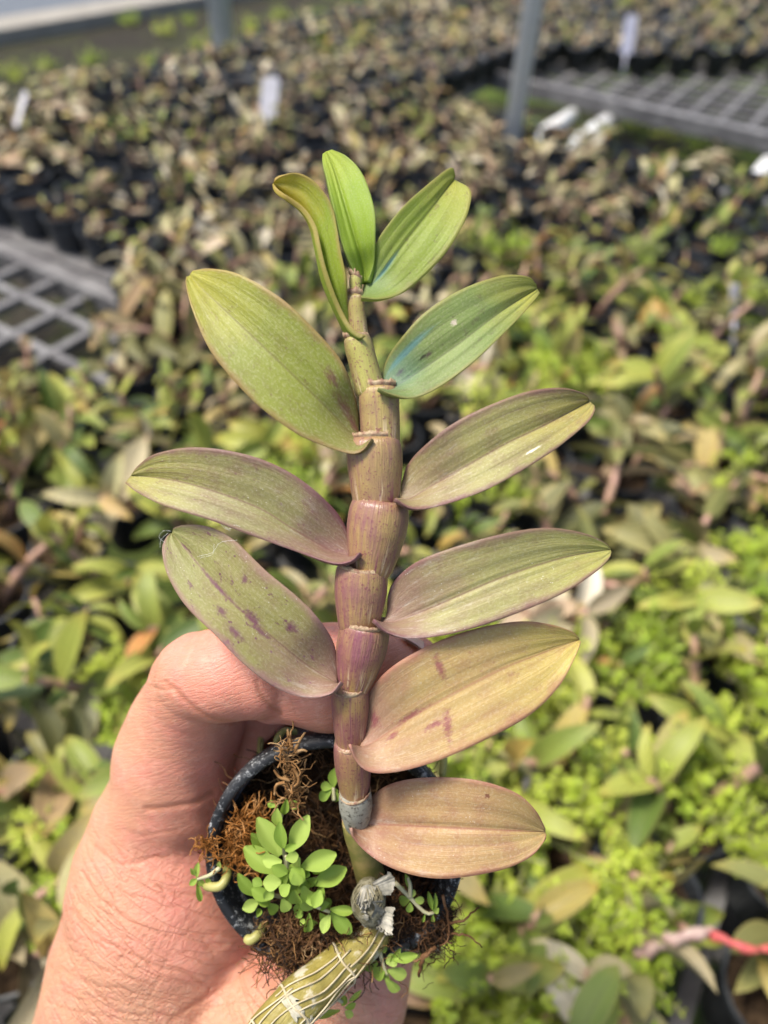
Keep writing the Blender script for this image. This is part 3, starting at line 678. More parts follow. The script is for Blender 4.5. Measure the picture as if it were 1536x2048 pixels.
for pts in ([(583, 1500), (580, 1478), (575, 1458)], [(590, 1500), (600, 1480), (610, 1465)], [(585, 1535), (595, 1550), (597, 1565), (585, 1575)], [(570, 1565), (553, 1570), (549, 1590)], [(580, 1560), (560, 1555), (548, 1540)], [(590, 1505), (605, 1500), (614, 1503)]):
    c = cr(pts, 8); sp.append((PV(np.c_[c, rimz(c[:, 1]) - 0.006]), np.linspace(0.0005, 0.00025, 8)))
strands('dry_twig_tuft', sp, MT['twig'], med, n=5)
# living roots
MT['root'] = mat_simple('green_root', (0.22, 0.22, 0.06), (0.36, 0.33, 0.11), 200, 0.45, 0.4)
def liveroot(pts, r):
    c = cr(pts, 24); v, f = tube(PV(c), np.r_[np.full(21, r), r * 0.9, r * 0.7, r * 0.35], 10); obj('root', v, f, MT['root'], held)
liveroot([(448, 1715, 0.187), (455, 1745, 0.178), (440, 1772, 0.1755), (405, 1772, 0.177)], 0.0011)
liveroot([(530, 1850, 0.186), (518, 1868, 0.180), (500, 1880, 0.179), (492, 1872, 0.180)], 0.0012)
liveroot([(523, 1440, 0.205), (521, 1480, 0.200), (519, 1515, 0.196)], 0.0008)
liveroot([(590, 1465, 0.190), (570, 1462, 0.187), (556, 1475, 0.186), (552, 1490, 0.186)], 0.0009)
liveroot([(888, 1500, 0.184), (887, 1530, 0.182), (884, 1555, 0.180)], 0.0009)
# white growth lines of a label stuck on the pot wall: pale stripe beside the rim
v, f = [], []
for k in range(24):
    a = math.radians(100 + 40 * k / 23)
    for h, t in ((-0.0085, 0), (-0.0105, 0)): v.append(potpt(rw(h) + 0.0004, a, h))
for k in range(23): f.append((2 * k, 2 * k + 1, 2 * k + 3, 2 * k + 2))
MT['stripe'] = mat_simple('cream_scratch', (0.55, 0.48, 0.36), (0.7, 0.62, 0.5), 300)
obj('scratch_stripe', v, f, MT['stripe'], pot)

# ---- cane: separate joints
m = M('cane_skin'); uvn = m.coord('UV'); spx = m.n('ShaderNodeSeparateXYZ', {0: uvn}); ob = m.coord('Object')
st_ = m.noise(m.scale(uvn, (42, 1.6, 1)), 1.0, 3, 0.6); st2 = m.noise(m.scale(uvn, (110, 3, 1)), 1.0, 2); spk = m.noise(ob, 1700, 2, 0.6); big = m.noise(ob, 150, 4)
vv_ = spx.outputs[1]
col = m.mix(m.step(big, 0.35, 0.7), (0.33, 0.205, 0.08), (0.235, 0.105, 0.08))
py_ = m.n('ShaderNodeAttribute', attribute_name='young').outputs['Fac']
col = m.mix(py_, col, (0.36, 0.36, 0.085))
col = m.mix(m.math('MULTIPLY', m.step(st2, 0.5, 0.75), 0.35), col, (0.42, 0.30, 0.13))
low = m.math('SUBTRACT', 1.0, m.step(vv_, 0.15, 0.62))
col = m.mix(m.math('MULTIPLY', m.math('MULTIPLY', m.step(st_, 0.52, 0.68), low), 0.8), col, (0.18, 0.03, 0.075))
col = m.mix(m.math('MULTIPLY', m.math('MULTIPLY', m.step(m.noise(m.scale(uvn, (30, 1.2, 3)), 1.0, 2), 0.565, 0.63), low), 0.8), col, (0.66, 0.52, 0.32))
col = m.mix(m.math('MULTIPLY', m.step(spk, 0.58, 0.66), 0.7), col, (0.17, 0.035, 0.06))
pl = m.noise(m.scale(uvn, (26, 0.9, 1)), 1.0, 4, 0.65)
col = m.mix(m.math('MULTIPLY', m.math('MULTIPLY', m.step(pl, 0.46, 0.66), 0.55), m.math('SUBTRACT', 1.0, py_)), col, (0.19, 0.055, 0.10))
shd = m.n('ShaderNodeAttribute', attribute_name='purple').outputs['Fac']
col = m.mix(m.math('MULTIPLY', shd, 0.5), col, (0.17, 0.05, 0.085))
MT['cane'] = m.done(col, 0.33, 0.5, m.bump(m.math('ADD', st2, m.math('MULTIPLY', spk, 0.4)), 0.5, 0.0004), sss=0.0)
m = M('grey_papery_sheath'); ob = m.coord('Object'); n1 = m.noise(ob, 900, 4, 0.7); n2 = m.noise(ob, 260, 3)
MT['sheath'] = m.done(m.mix(m.step(n1, 0.5, 0.68), m.mix(n2, (0.17, 0.18, 0.14), (0.36, 0.34, 0.28)), (0.07, 0.06, 0.045)), 0.7, 0.25, m.bump(n1, 0.4, 0.0004))
MT['seam'] = mat_simple('node_rim', (0.46, 0.36, 0.22), (0.26, 0.13, 0.09), 900, 0.6, trans=0.2)
cane = root('cane_tmp', 'x', 'x', RIMC); 
bpy.data.objects.remove(cane)
cane_pts = {}
def joint(parent, a, b, w0, wmid, w1, mat, young=0.0, name='joint', neck=0.16, n=28, m_=22):
    """a, b: (px,py,depth) of lower and upper end; widths in px"""
    A_, B_ = P(*a), P(*b); ax = B_ - A_; L = np.linalg.norm(ax); ax /= L
    s0 = (a[2] + b[2]) / 2 / FPX / 2
    x = np.cross(ax, TOW); x /= np.linalg.norm(x); y = np.cross(ax, x); v = []; uv = []; f = []; yg = []; pu = []
    for i in range(m_ + 1):
        t = i / m_; 
        w_ = np.interp(t, [0, 0.05, 0.14, 0.35, 0.62, 0.78], [w0 * 0.55, w0 * 0.82, w0, w0 + (wmid - w0) * 0.5, wmid * 0.99, wmid])
        if t > 0.74: w_ = w1 + (wmid - w1) * math.sqrt(max(0, 1 - ((t - 0.74) / 0.26) ** 2))
        for k in range(n + 1):
            an = 2 * math.pi * k / n; rr = w_ * s0 * (1 + 0.006 * math.sin(an * 9 + t * 3) + 0.010 * math.sin(3 * an + a[1]))
            v.append(A_ + ax * L * t + x * math.cos(an) * rr + y * math.sin(an) * rr); uv.append((k / n * 1.0 + a[1] * 0.013, t)); yg.append(young)
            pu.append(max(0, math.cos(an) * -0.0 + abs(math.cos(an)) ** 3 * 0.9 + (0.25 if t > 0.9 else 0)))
    for i in range(m_):
        for k in range(n): f.append((i * (n + 1) + k, i * (n + 1) + k + 1, (i + 1) * (n + 1) + k + 1, (i + 1) * (n + 1) + k))
    f.append(tuple(m_ * (n + 1) + k for k in range(n)))
    o = obj(name, v, f, mat, parent, uv=uv, attrs={'young': yg, 'purple': pu})
    # thin torn rim where the sheath of this joint ends
    c = B_ - ax * L * 0.03; rv = []; rf = []; g_ = np.random.default_rng(int(a[1])); n3 = 72
    hts = np.interp(np.arange(n3), np.arange(0, n3 + 1, 4), np.r_[g_.uniform(0.2, 1.0, n3 // 4), 0.5]) * (0.5 + 0.5 * g_.random(n3)); tilt_ = g_.uniform(0, 6.28)
    for k in range(n3):
        an = 2 * math.pi * k / n3; dr = x * math.cos(an) + y * math.sin(an); rr = w1 * s0 + 0.00005; sk = ax * 0.0007 * math.sin(an + tilt_)
        rv += [c + dr * (rr - 0.0002) + sk - ax * 0.0006, c + dr * (rr + 0.00022) + sk + ax * 0.0001, c + dr * (rr + 0.00012 + 0.0002 * hts[k]) + sk + ax * (0.0004 + 0.0012 * hts[k]), c + dr * (rr - 0.0001) + sk]
    for k in range(n3):
        k2 = (k + 1) % n3
        for q in range(3): rf.append((4 * k + q, 4 * k2 + q, 4 * k2 + q + 1, 4 * k + q + 1))
    obj('sheath_rim', np.array(rv), rf, MT['seam'], o)
    return o
cv, cf = tube(PV(cr([(740, 1775, 0.190), (722, 1700, 0.180), (712, 1640, 0.173), (708, 1540, 0.165), (700, 1430, 0.160), (722, 1310, 0.157), (724, 1195, 0.155), (752, 1080, 0.154), (750, 945, 0.153), (755, 830, 0.152), (727, 725, 0.151), (712, 630, 0.150), (712, 570, 0.150)], 90)), np.linspace(0.0019, 0.0008, 90), 10)
caneo = obj('cane', cv, cf, MT['cane'], held, attrs={'young': np.zeros(len(cv)), 'purple': np.zeros(len(cv))}, uv=np.zeros((len(cv), 2)), label='jointed bronze cane with zigzag swollen joints')
m = M('yellow_cane_base'); ob = m.coord('Object'); n1 = m.noise(ob, 220, 4, 0.6)
MT['canebase'] = m.done(m.mix(m.step(n1, 0.35, 0.7), (0.20, 0.19, 0.05), (0.36, 0.27, 0.10)), 0.45, 0.4)
joint(caneo, (748, 1778, 0.189), (708, 1636, 0.173), 62, 56, 44, MT['canebase'])
joint(caneo, (714, 1662, 0.1735), (710, 1583, 0.1675), 46, 66, 58, MT['sheath'], name='papery_joint')
joint(caneo, (711, 1608, 0.1697), (703, 1482, 0.1622), 56, 74, 62, MT['cane'])
joint(caneo, (701, 1504, 0.1637), (700, 1368, 0.1582), 60, 75, 68, MT['cane'])
joint(caneo, (704, 1396, 0.1592), (732, 1244, 0.1555), 64, 102, 90, MT['cane'])
joint(caneo, (716, 1272, 0.1562), (724, 1131, 0.1543), 82, 106, 94, MT['cane'], 0.08)
joint(caneo, (738, 1162, 0.1549), (762, 999, 0.1532), 88, 122, 98, MT['cane'], 0.12)
joint(caneo, (753, 1028, 0.1537), (748, 872, 0.1520), 92, 112, 84, MT['cane'], 0.2)
joint(caneo, (762, 902, 0.1524), (757, 772, 0.1512), 78, 81, 66, MT['cane'], 0.4)
joint(caneo, (745, 798, 0.1514), (712, 672, 0.1505), 60, 58, 46, MT['cane'], 0.85)
joint(caneo, (719, 694, 0.1506), (711, 590, 0.1500), 40, 35, 27, MT['cane'], 0.6)
joint(caneo, (712, 604, 0.1500), (711, 552, 0.1500), 23, 26, 22, MT['cane'], 0.9)

# ---- leaves
MT['lf_cut'] = None
def leaf(U_, M_, L_, ds, mat, dm=-0.004, dt=0.002, fold=0.0045, wave=0.0004, base=None, label=None, nu=60, nv=26, thick=0.0009, side=1, groove=0.0005):
    """U_, M_, L_: upper edge, midrib and lower edge as photo outlines; ds: depth of the cane at the base"""
    u = np.linspace(0, 1, nu); vs_ = np.linspace(-1, 1, nv + 1)
    cu, cm, cl = cr(U_, nu), cr(M_, nu), cr(L_, nu)
    ph = RNG.uniform(0, 6, 4); pts = []; uv = []
    bl, bm, bu = base if base else (-0.0065, -0.001, 0.0012)
    for i in range(nu):
        s = u[i]; k = 1 - min(1, s / 0.28); k = k * k * (3 - 2 * k)
        D = dm * math.sin(math.pi * min(1, s * 0.9)) + dt * s * s
        for v_ in vs_:
            a = abs(v_); e = cu[i] if v_ > 0 else cl[i]
            q = cm[i] + (e - cm[i]) * a
            taper = min(1, (1 - s) / 0.12 + 0.25)
            z = D - 0.44 * fold * taper * (0.85 * a ** 1.05 + 0.15 * a * a) + groove * math.exp(-(v_ / 0.055) ** 2)
            z += wave * a * a * math.sin(s * 9 + ph[0] + (2.0 if v_ > 0 else 0)) + 0.00018 * math.sin(a * 14 + s * 2 + ph[1]) * (1 - a)
            zb = (bm + (bu - bm) * a) if v_ > 0 else (bm + (bl - bm) * a)
            pts.append((q[0], q[1], ds + z * (1 - k) + zb * k)); uv.append((s, (v_ + 1) / 2))
    top = PV(pts); nvv = nv + 1
    g = top.reshape(nu, nvv, 3); du = np.gradient(g, axis=0); dv = np.gradient(g, axis=1); nn = np.cross(du, dv); nn /= np.linalg.norm(nn, axis=2)[..., None] + 1e-12
    if (nn.reshape(-1, 3) @ TOW).mean() < 0: nn = -nn
    edge = np.minimum(1, (1 - np.abs(vs_)) / 0.12); edge = np.sqrt(np.clip(edge, 0, 1))[None, :] * np.sqrt(np.clip((1 - u) / 0.04, 0.0, 1))[:, None]
    th = thick * (0.12 + 0.88 * edge)
    bot = (g - nn * th[..., None]).reshape(-1, 3); N = len(top); f = []
    for i in range(nu - 1):
        for j in range(nvv - 1):
            a = i * nvv + j; f.append((a, a + 1, a + nvv + 1, a + nvv)); f.append((N + a, N + a + nvv, N + a + nvv + 1, N + a + 1))
    for i in range(nu - 1):
        for j, fl in ((0, 0), (nvv - 1, 1)):
            a = i * nvv + j; q = (a, a + nvv, N + a + nvv, N + a); f.append(q if not fl else q[::-1])
    for i in (0, nu - 1):
        for j in range(nvv - 1):
            a = i * nvv + j; q = (a, N + a, N + a + 1, a + 1); f.append(q if i == 0 else q[::-1])
    return obj('leaf', np.vstack([top, bot]), f, mat, held, uv=uv + uv, label=label)
PUR = (0.17, 0.05, 0.085)
mYoung = mat_leaf('leaf_young', (0.22, 0.33, 0.025), (0.30, 0.44, 0.025), (0.38, 0.47, 0.04), vein=(0.17, 0.26, 0.02), edge=(0.30, 0.38, 0.10), edge_w=0.97, spots=0, trans=0.42, flush=0.2, dust=0.1, seed=1)
mYoung2 = mat_leaf('leaf_young_yellow', (0.20, 0.28, 0.03), (0.32, 0.42, 0.03), (0.62, 0.48, 0.06), vein=(0.13, 0.18, 0.02), edge=(0.42, 0.26, 0.10), edge_w=0.93, spots=0.25, trans=0.4, flush=0.2, dust=0.15, seed=2)
mR1 = mat_leaf('leaf_blue_reflection', (0.22, 0.30, 0.06), (0.29, 0.38, 0.045), (0.42, 0.43, 0.07), vein=(0.19, 0.20, 0.05), edge=(0.36, 0.30, 0.10), edge_w=0.96, spots=0.35, trans=0.42, flush=0.3, dust=0.15, seed=3, blue=[(0.24, 0.50, 0.18, 0.055, 0.5), (0.12, 0.52, 0.18, 0.5, 0.12)])
mR2 = mat_leaf('leaf_blue_green', (0.17, 0.24, 0.09), (0.23, 0.31, 0.085), (0.40, 0.40, 0.07), vein=(0.15, 0.15, 0.07), edge=(0.34, 0.27, 0.08), edge_w=0.97, spots=0.3, trans=0.34, flush=0.3, dust=0.2, seed=4, blue=[(0.22, 0.82, 0.22, 0.06, 0.48), (0.10, 0.60, 0.22, 0.40, 0.18)], holes=[(0.50, 0.72, 0.022, 0.034, (0.72, 0.60, 0.48)), (0.27, 0.62, 0.03, 0.02, (0.05, 0.05, 0.03))], streaks=[(0.12, 0.66, 0.03, 0.05), (0.30, 0.60, 0.03, 0.03)])  # green-teal leaf, with a blue reflection painted in towards its base
mL3 = mat_leaf('leaf_olive_yellow', (0.16, 0.15, 0.04), (0.23, 0.26, 0.035), (0.36, 0.34, 0.04), vein=(0.15, 0.12, 0.03), edge=(0.30, 0.15, 0.07), edge_w=0.97, spots=0.3, spotc=(0.14, 0.045, 0.04), trans=0.2, flush=0.35, dust=0.25, seed=5, streaks=[(0.14, 0.72, 0.10, 0.10), (0.28, 0.80, 0.05, 0.07), (0.06, 0.70, 0.05, 0.12)])
mR3 = mat_leaf('leaf_olive_bronze', (0.23, 0.20, 0.08), (0.29, 0.27, 0.085), (0.34, 0.29, 0.07), edge=PUR, spots=0.2, flush=0.45, dust=0.7, basepink=0.35, seed=6, holes=[(0.66, 0.20, 0.045, 0.022, (0.68, 0.66, 0.55))])
mL4 = mat_leaf('leaf_grey_bronze', (0.17, 0.11, 0.07), (0.23, 0.21, 0.075), (0.32, 0.30, 0.07), edge=PUR, spots=0.4, flush=0.5, dust=0.6, basepink=0.5, seed=7)
mR4 = mat_leaf('leaf_dusty_olive', (0.22, 0.16, 0.10), (0.31, 0.29, 0.10), (0.34, 0.33, 0.08), edge=PUR, spots=0.2, flush=0.35, dust=1.0, basepink=0.55, seed=8)
mL5 = mat_leaf('leaf_purple_marked', (0.20, 0.14, 0.08), (0.26, 0.24, 0.075), (0.25, 0.25, 0.08), edge=(0.30, 0.15, 0.15), spots=0.75, spotc=(0.13, 0.03, 0.075), flush=0.4, dust=0.65, basepink=0.45, seed=9, streaks=[(0.68, 0.50, 0.13, 0.035), (0.48, 0.52, 0.06, 0.06), (0.60, 0.30, 0.03, 0.07), (0.42, 0.46, 0.08, 0.04), (0.60, 0.77, 0.02, 0.05), (0.32, 0.72, 0.04, 0.06), (0.50, 0.22, 0.05, 0.05)])
mR5 = mat_leaf('leaf_tan_yellow', (0.35, 0.22, 0.12), (0.43, 0.30, 0.11), (0.47, 0.37, 0.09), vein=(0.30, 0.13, 0.08), edge=(0.36, 0.12, 0.10), edge_w=0.97, spots=0.25, spotc=(0.22, 0.05, 0.07), flush=0.4, dust=0.5, basepink=0.45, seed=10, veincon=0.2, streaks=[(0.43, 0.77, 0.018, 0.14), (0.40, 0.26, 0.02, 0.16), (0.35, 0.32, 0.05, 0.04), (0.10, 0.75, 0.03, 0.14), (0.16, 0.42, 0.03, 0.05), (0.25, 0.52, 0.08, 0.03)])
mR6 = mat_leaf('leaf_bronze', (0.32, 0.18, 0.11), (0.39, 0.245, 0.105), (0.36, 0.25, 0.09), vein=(0.25, 0.09, 0.07), edge=(0.28, 0.10, 0.08), edge_w=0.975, spots=0.18, spotc=(0.2, 0.06, 0.05), flush=0.5, dust=0.8, basepink=0.25, seed=11, holes=[(0.66, 0.86, 0.016, 0.03, (0.16, 0.05, 0.03))])

leaf([(735, 562), (748, 525), (750, 480), (748, 417), (726, 350), (695, 314), (664, 299)], [(729, 566), (725, 530), (707, 467), (682, 384), (667, 335), (652, 303)], [(722, 568), (707, 541), (686, 492), (668, 417), (653, 355), (645, 325), (645, 308)], 0.150, mYoung, -0.003, 0.004, 0.0035, base=(-0.001, 0.001, -0.001), label='upright bright green topmost leaf')
leaf([(712, 660), (697, 615), (692, 558), (679, 492), (668, 425), (650, 388), (622, 358), (590, 346), (560, 354), (548, 365)], [(705, 684), (676, 625), (651, 565), (637, 500), (625, 450), (604, 416), (577, 394), (556, 378), (546, 367)], [(731, 672), (704, 655), (677, 605), (655, 545), (643, 500), (633, 455), (612, 420), (585, 398), (562, 384), (547, 369)], 0.151, mYoung2, -0.002, -0.003, 0.006, base=(-0.004, -0.001, 0.0), label='narrow folded leaf with yellow tip curling left')
leaf([(727, 572), (750, 490), (800, 420), (860, 365), (902, 335), (911, 352)], [(724, 590), (765, 545), (810, 482), (860, 420), (908, 358)], [(722, 594), (760, 598), (810, 583), (880, 520), (925, 452), (942, 400), (938, 376), (914, 362)], 0.151, mR1, -0.004, 0.003, 0.0026, label='green leaf with a painted blue reflection near its base')
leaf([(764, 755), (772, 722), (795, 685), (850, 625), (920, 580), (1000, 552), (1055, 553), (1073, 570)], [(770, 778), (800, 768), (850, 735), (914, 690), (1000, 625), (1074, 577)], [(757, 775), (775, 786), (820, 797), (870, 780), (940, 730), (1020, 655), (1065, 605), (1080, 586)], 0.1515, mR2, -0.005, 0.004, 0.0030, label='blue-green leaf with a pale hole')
leaf([(716, 868), (718, 835), (708, 785), (680, 718), (620, 650), (560, 595), (480, 549), (420, 537), (385, 541)], [(733, 882), (705, 868), (650, 812), (560, 725), (470, 640), (410, 583), (379, 551)], [(743, 876), (722, 903), (690, 905), (610, 876), (540, 830), (480, 775), (420, 700), (385, 620), (372, 570), (373, 553)], 0.152, mL3, -0.006, 0.003, 0.005, label='large olive leaf with yellow tip, upper left')
leaf([(803, 965), (815, 930), (845, 895), (905, 848), (980, 810), (1060, 782), (1125, 776), (1168, 787), (1178, 799)], [(800, 996), (822, 996), (870, 968), (932, 932), (1015, 886), (1100, 845), (1179, 802)], [(790, 996), (820, 1016), (860, 1016), (930, 996), (1000, 966), (1100, 906), (1170, 850), (1188, 826), (1190, 812)], 0.1525, mR3, -0.005, 0.003, 0.0045, label='olive leaf with purple margin and white scar')
leaf([(701, 1100), (699, 1072), (672, 1022), (610, 965), (540, 925), (460, 902), (380, 895), (310, 908), (275, 932), (264, 948)], [(712, 1113), (690, 1110), (655, 1098), (582, 1056), (512, 1014), (387, 970), (310, 955), (262, 951)], [(719, 1104), (702, 1122), (665, 1126), (590, 1102), (500, 1070), (420, 1040), (330, 1012), (275, 985), (250, 966)], 0.154, mL4, -0.005, 0.003, 0.0042, label='grey-bronze leaf reaching farthest left')
leaf([(774, 1225), (776, 1190), (790, 1160), (835, 1123), (920, 1091), (1020, 1065), (1100, 1056), (1170, 1067), (1210, 1085), (1220, 1097)], [(765, 1245), (796, 1242), (873, 1211), (998, 1157), (1098, 1123), (1160, 1108), (1221, 1099)], [(748, 1238), (775, 1265), (830, 1277), (920, 1264), (1020, 1232), (1120, 1190), (1190, 1145), (1218, 1118), (1223, 1104)], 0.155, mR4, -0.006, 0.003, 0.0045, label='dusty olive leaf reaching farthest right')
leaf([(677, 1352), (676, 1325), (665, 1280), (635, 1235), (590, 1190), (530, 1140), (470, 1082), (430, 1058), (395, 1050), (362, 1051), (346, 1058)], [(676, 1368), (655, 1356), (603, 1322), (528, 1260), (453, 1193), (395, 1127), (344, 1066)], [(681, 1362), (660, 1388), (610, 1395), (550, 1375), (490, 1330), (430, 1270), (370, 1210), (335, 1150), (324, 1100), (332, 1075), (340, 1068)], 0.157, mL5, -0.006, 0.001, 0.0042, label='leaf with purple blotches lying across the finger')
leaf([(733, 1462), (733, 1420), (743, 1378), (785, 1333), (860, 1290), (950, 1258), (1040, 1243), (1105, 1250), (1145, 1264), (1158, 1277)], [(720, 1492), (745, 1485), (853, 1417), (995, 1342), (1080, 1308), (1158, 1279)], [(701, 1488), (712, 1522), (742, 1545), (800, 1543), (880, 1520), (970, 1480), (1060, 1430), (1120, 1370), (1152, 1310), (1161, 1283)], 0.1605, mR5, -0.007, -0.001, 0.0042, label='broad tan-yellow leaf with pink margin')
leaf([(735, 1640), (736, 1612), (748, 1588), (790, 1565), (860, 1555), (950, 1560), (1030, 1585), (1072, 1622), (1091, 1658)], [(715, 1658), (745, 1649), (870, 1654), (1000, 1660), (1091, 1664)], [(704, 1655), (708, 1676), (730, 1702), (770, 1730), (830, 1751), (900, 1757), (1000, 1741), (1058, 1716), (1085, 1688), (1092, 1669)], 0.172, mR6, -0.011, -0.008, 0.004, label='bronze oval leaf at the bottom of the cane')
# cobweb on the purple-marked leaf
MT['web'] = mat_simple('cobweb_silk', (0.6, 0.6, 0.58), (0.7, 0.7, 0.67), 50, 0.4, 0.3)
sp = []
for pts in ([(330, 1085), (318, 1075), (326, 1062), (342, 1062)], [(395, 1113), (425, 1105), (440, 1085), (475, 1080)], [(440, 1045), (452, 1058), (472, 1054)], [(447, 1050), (460, 1062), (458, 1048)], [(400, 1116), (425, 1108), (428, 1088)], [(450, 1056), (470, 1050), (480, 1054)], [(320, 1095), (322, 1080), (336, 1066)]):
    c = cr(pts, 10); sp.append((PV(np.c_[c, np.full(10, 0.1485)]), 0.000022))
strands('cobweb', sp, MT['web'], held, None, 4)

# ---- withered grey bulb, old cane
m = M('withered_bulb'); ob = m.coord('Object'); n1 = m.noise(m.scale(ob, (1, 1, 1)), 500, 5, 0.7); n2 = m.noise(ob, 140, 3)
MT['bulb'] = m.done(m.mix(m.step(n1, 0.35, 0.65), m.mix(n2, (0.06, 0.052, 0.026), (0.13, 0.115, 0.06)), (0.24, 0.22, 0.15)), 0.8, 0.2, m.bump(n1, 0.7, 0.001))
v, f = tube(PV(cr([(742, 1768, 0.178), (738, 1785, 0.175), (738, 1805, 0.173), (740, 1825, 0.174), (745, 1842, 0.177)], 16)), np.array([18, 26, 31, 34, 36, 37, 38, 38, 37.5, 37, 36, 34, 31, 27, 21, 12]) * 0.000100, 20)
MT['fibre_pale'] = fibremat('pale_fibre', (0.10, 0.09, 0.05), (0.26, 0.23, 0.14), (0.46, 0.42, 0.30))
cb = v.reshape(16, 20, 3).mean(1, keepdims=True); ang_ = np.arange(20) / 20 * 2 * np.pi; v = (cb + (v.reshape(16, 20, 3) - cb) * (1 + 0.07 * np.sin(ang_ * 7 + 0.5)[None, :, None] + 0.05 * np.sin(ang_ * 4)[None, :, None])).reshape(-1, 3)
v = v + RNG.normal(0, 0.00007, v.shape); bulb = obj('withered_bulb', v, f, MT['bulb'], held, label='grey withered old bulb with ragged flaps')
MT['flap'] = fibremat('papery_flap', (0.08, 0.08, 0.065), (0.24, 0.23, 0.19), (0.48, 0.45, 0.38))
sp = []
for k in range(26):
    b0 = RNG.uniform(-1.2, 1.2); c = []
    for s_ in np.linspace(0.05, 0.95, 12):
        cx, cy = 742 - 5 * math.sin(s_ * 3), 1766 + 78 * s_; w_ = 37 * math.sin(math.pi * (0.12 + 0.8 * s_)) ** 0.6; an = b0 + 0.35 * math.sin(s_ * 4 + k)
        c.append((cx + w_ * math.sin(an), cy + 3 * math.sin(k), 0.1745 - 0.0052 * math.cos(an) * math.sin(math.pi * s_) ** 0.5 - 0.0001))
    sp.append((PV(c), 0.00010))
strands('bulb_fibres', sp, MT['fibre_pale'], bulb, 'stuff', 4)
def flap(rows, zs, seed):
    g = np.random.default_rng(seed); a, b = cr(rows[0], 20), cr(rows[1], 20); rid = g.normal(0, 0.0006, 20); v = []; f = []; nv = 9
    for i in range(20):
        for j in range(nv):
            t = j / (nv - 1); q = a[i] + (b[i] - a[i]) * t; q = q + (g.normal(0, 1.3, 2) if t > 0.7 else 0)
            v.append((q[0], q[1], zs[0] + (zs[1] - zs[0]) * t + rid[i] * t))
    for i in range(19):
        for j in range(nv - 1): f.append((i * nv + j, i * nv + j + 1, (i + 1) * nv + j + 1, (i + 1) * nv + j))
    top = PV(v); v2 = np.vstack([top, top - TOW * 0.0003]); N = len(top); f = f + [tuple(N + i for i in q[::-1]) for q in f]
    obj('papery_flap', v2, f, MT['flap'], bulb)
flap([[(735, 1772), (745, 1782), (752, 1790)], [(778, 1746), (790, 1762), (782, 1792)]], (0.1735, 0.168), 1)
flap([[(768, 1815), (760, 1830), (750, 1850)], [(790, 1815), (786, 1845), (784, 1872)]], (0.1725, 0.170), 2)
flap([[(722, 1776), (735, 1770), (752, 1776)], [(712, 1806), (724, 1818), (742, 1812)]], (0.1712, 0.1682), 4)
flap([[(712, 1800), (706, 1818), (716, 1838)], [(734, 1800), (732, 1822), (738, 1840)]], (0.1722, 0.1684), 5)
flap([[(740, 1800), (750, 1815), (742, 1835)], [(766, 1798), (770, 1818), (762, 1840)]], (0.1686, 0.1718), 6)
flap([[(730, 1836), (745, 1842), (758, 1840)], [(724, 1850), (740, 1856), (760, 1852)]], (0.1700, 0.1735), 7)
flap([[(752, 1848), (762, 1842), (772, 1838)], [(752, 1858), (768, 1866), (782, 1872)]], (0.173, 0.1705), 3)
m = M('old_cane_skin'); ob = m.coord('Object'); uvn = m.coord('UV'); n1 = m.noise(ob, 260, 4, 0.65); s1 = m.noise(m.scale(uvn, (70, 2, 1)), 1, 3); pap = m.noise(ob, 130, 5, 0.7)
col = m.mix(m.step(n1, 0.35, 0.7), (0.21, 0.17, 0.035), (0.34, 0.28, 0.075)); col = m.mix(m.math('MULTIPLY', m.step(s1, 0.5, 0.75), 0.4), col, (0.12, 0.11, 0.03))
col = m.mix(m.math('MULTIPLY', m.step(pap, 0.54, 0.64), 0.7), col, (0.55, 0.51, 0.42))
MT['oldcane'] = m.done(col, m.ramp(pap, [(0.4, 0.35), (0.65, 0.7)]), 0.45, m.bump(m.math('ADD', s1, n1), 0.4, 0.0005))
oc = cr([(768, 1848, 0.183), (735, 1885, 0.180), (690, 1920, 0.177), (640, 1965, 0.173), (595, 2005, 0.169), (545, 2060, 0.165), (500, 2115, 0.161)], 60)
tt = np.linspace(0, 1, 60); wpx = np.interp(tt, [0, 0.2, 0.30, 0.33, 0.52, 0.64, 0.67, 0.86, 0.90, 1], [62, 78, 90, 86, 100, 108, 102, 104, 98, 94])
rad = 0.9 * wpx / 2 * oc[:, 2] / FPX; ocw = PV(oc); v, f = tube(ocw, rad, 28)
uvc = [(k / 28, i / 59 * 6) for i in range(60) for k in range(28)]
oldc = obj('old_cane', v, f, MT['oldcane'], held, uv=uvc, label='old olive cane wrapped in a net of pale sheath veins')
MT['veinfib'] = mat_simple('pale_sheath_vein', (0.38, 0.31, 0.18), (0.56, 0.48, 0.32), 300, 0.6)
tg = np.gradient(ocw, axis=0); tg /= np.linalg.norm(tg, axis=1)[:, None]
sx = np.cross(tg, TOW); sx /= np.linalg.norm(sx, axis=1)[:, None]; sy = np.cross(sx, tg); sy *= np.sign((sy @ TOW))[:, None]
def on_cane(t, ang, off=0.00012):
    i = t * 59; i0 = int(min(58, max(0, i))); fr = i - i0; L = lambda a: a[i0] * (1 - fr) + a[i0 + 1] * fr
    return L(ocw) + (L(sx) * math.sin(ang) + L(sy) * math.cos(ang)) * (L(rad) + off)
VL = [(0.30, 0.98, -1.15), (0.28, 0.64, -0.62), (0.30, 0.95, -0.22), (0.27, 0.66, 0.25), (0.29, 0.99, 0.62), (0.25, 0.97, 1.05), (0.05, 0.3, -0.2), (0.05, 0.3, 0.5), (0.64, 0.99, -0.75), (0.65, 0.99, 0.1), (0.62, 0.98, 1.25), (0.3, 0.7, 1.3)]
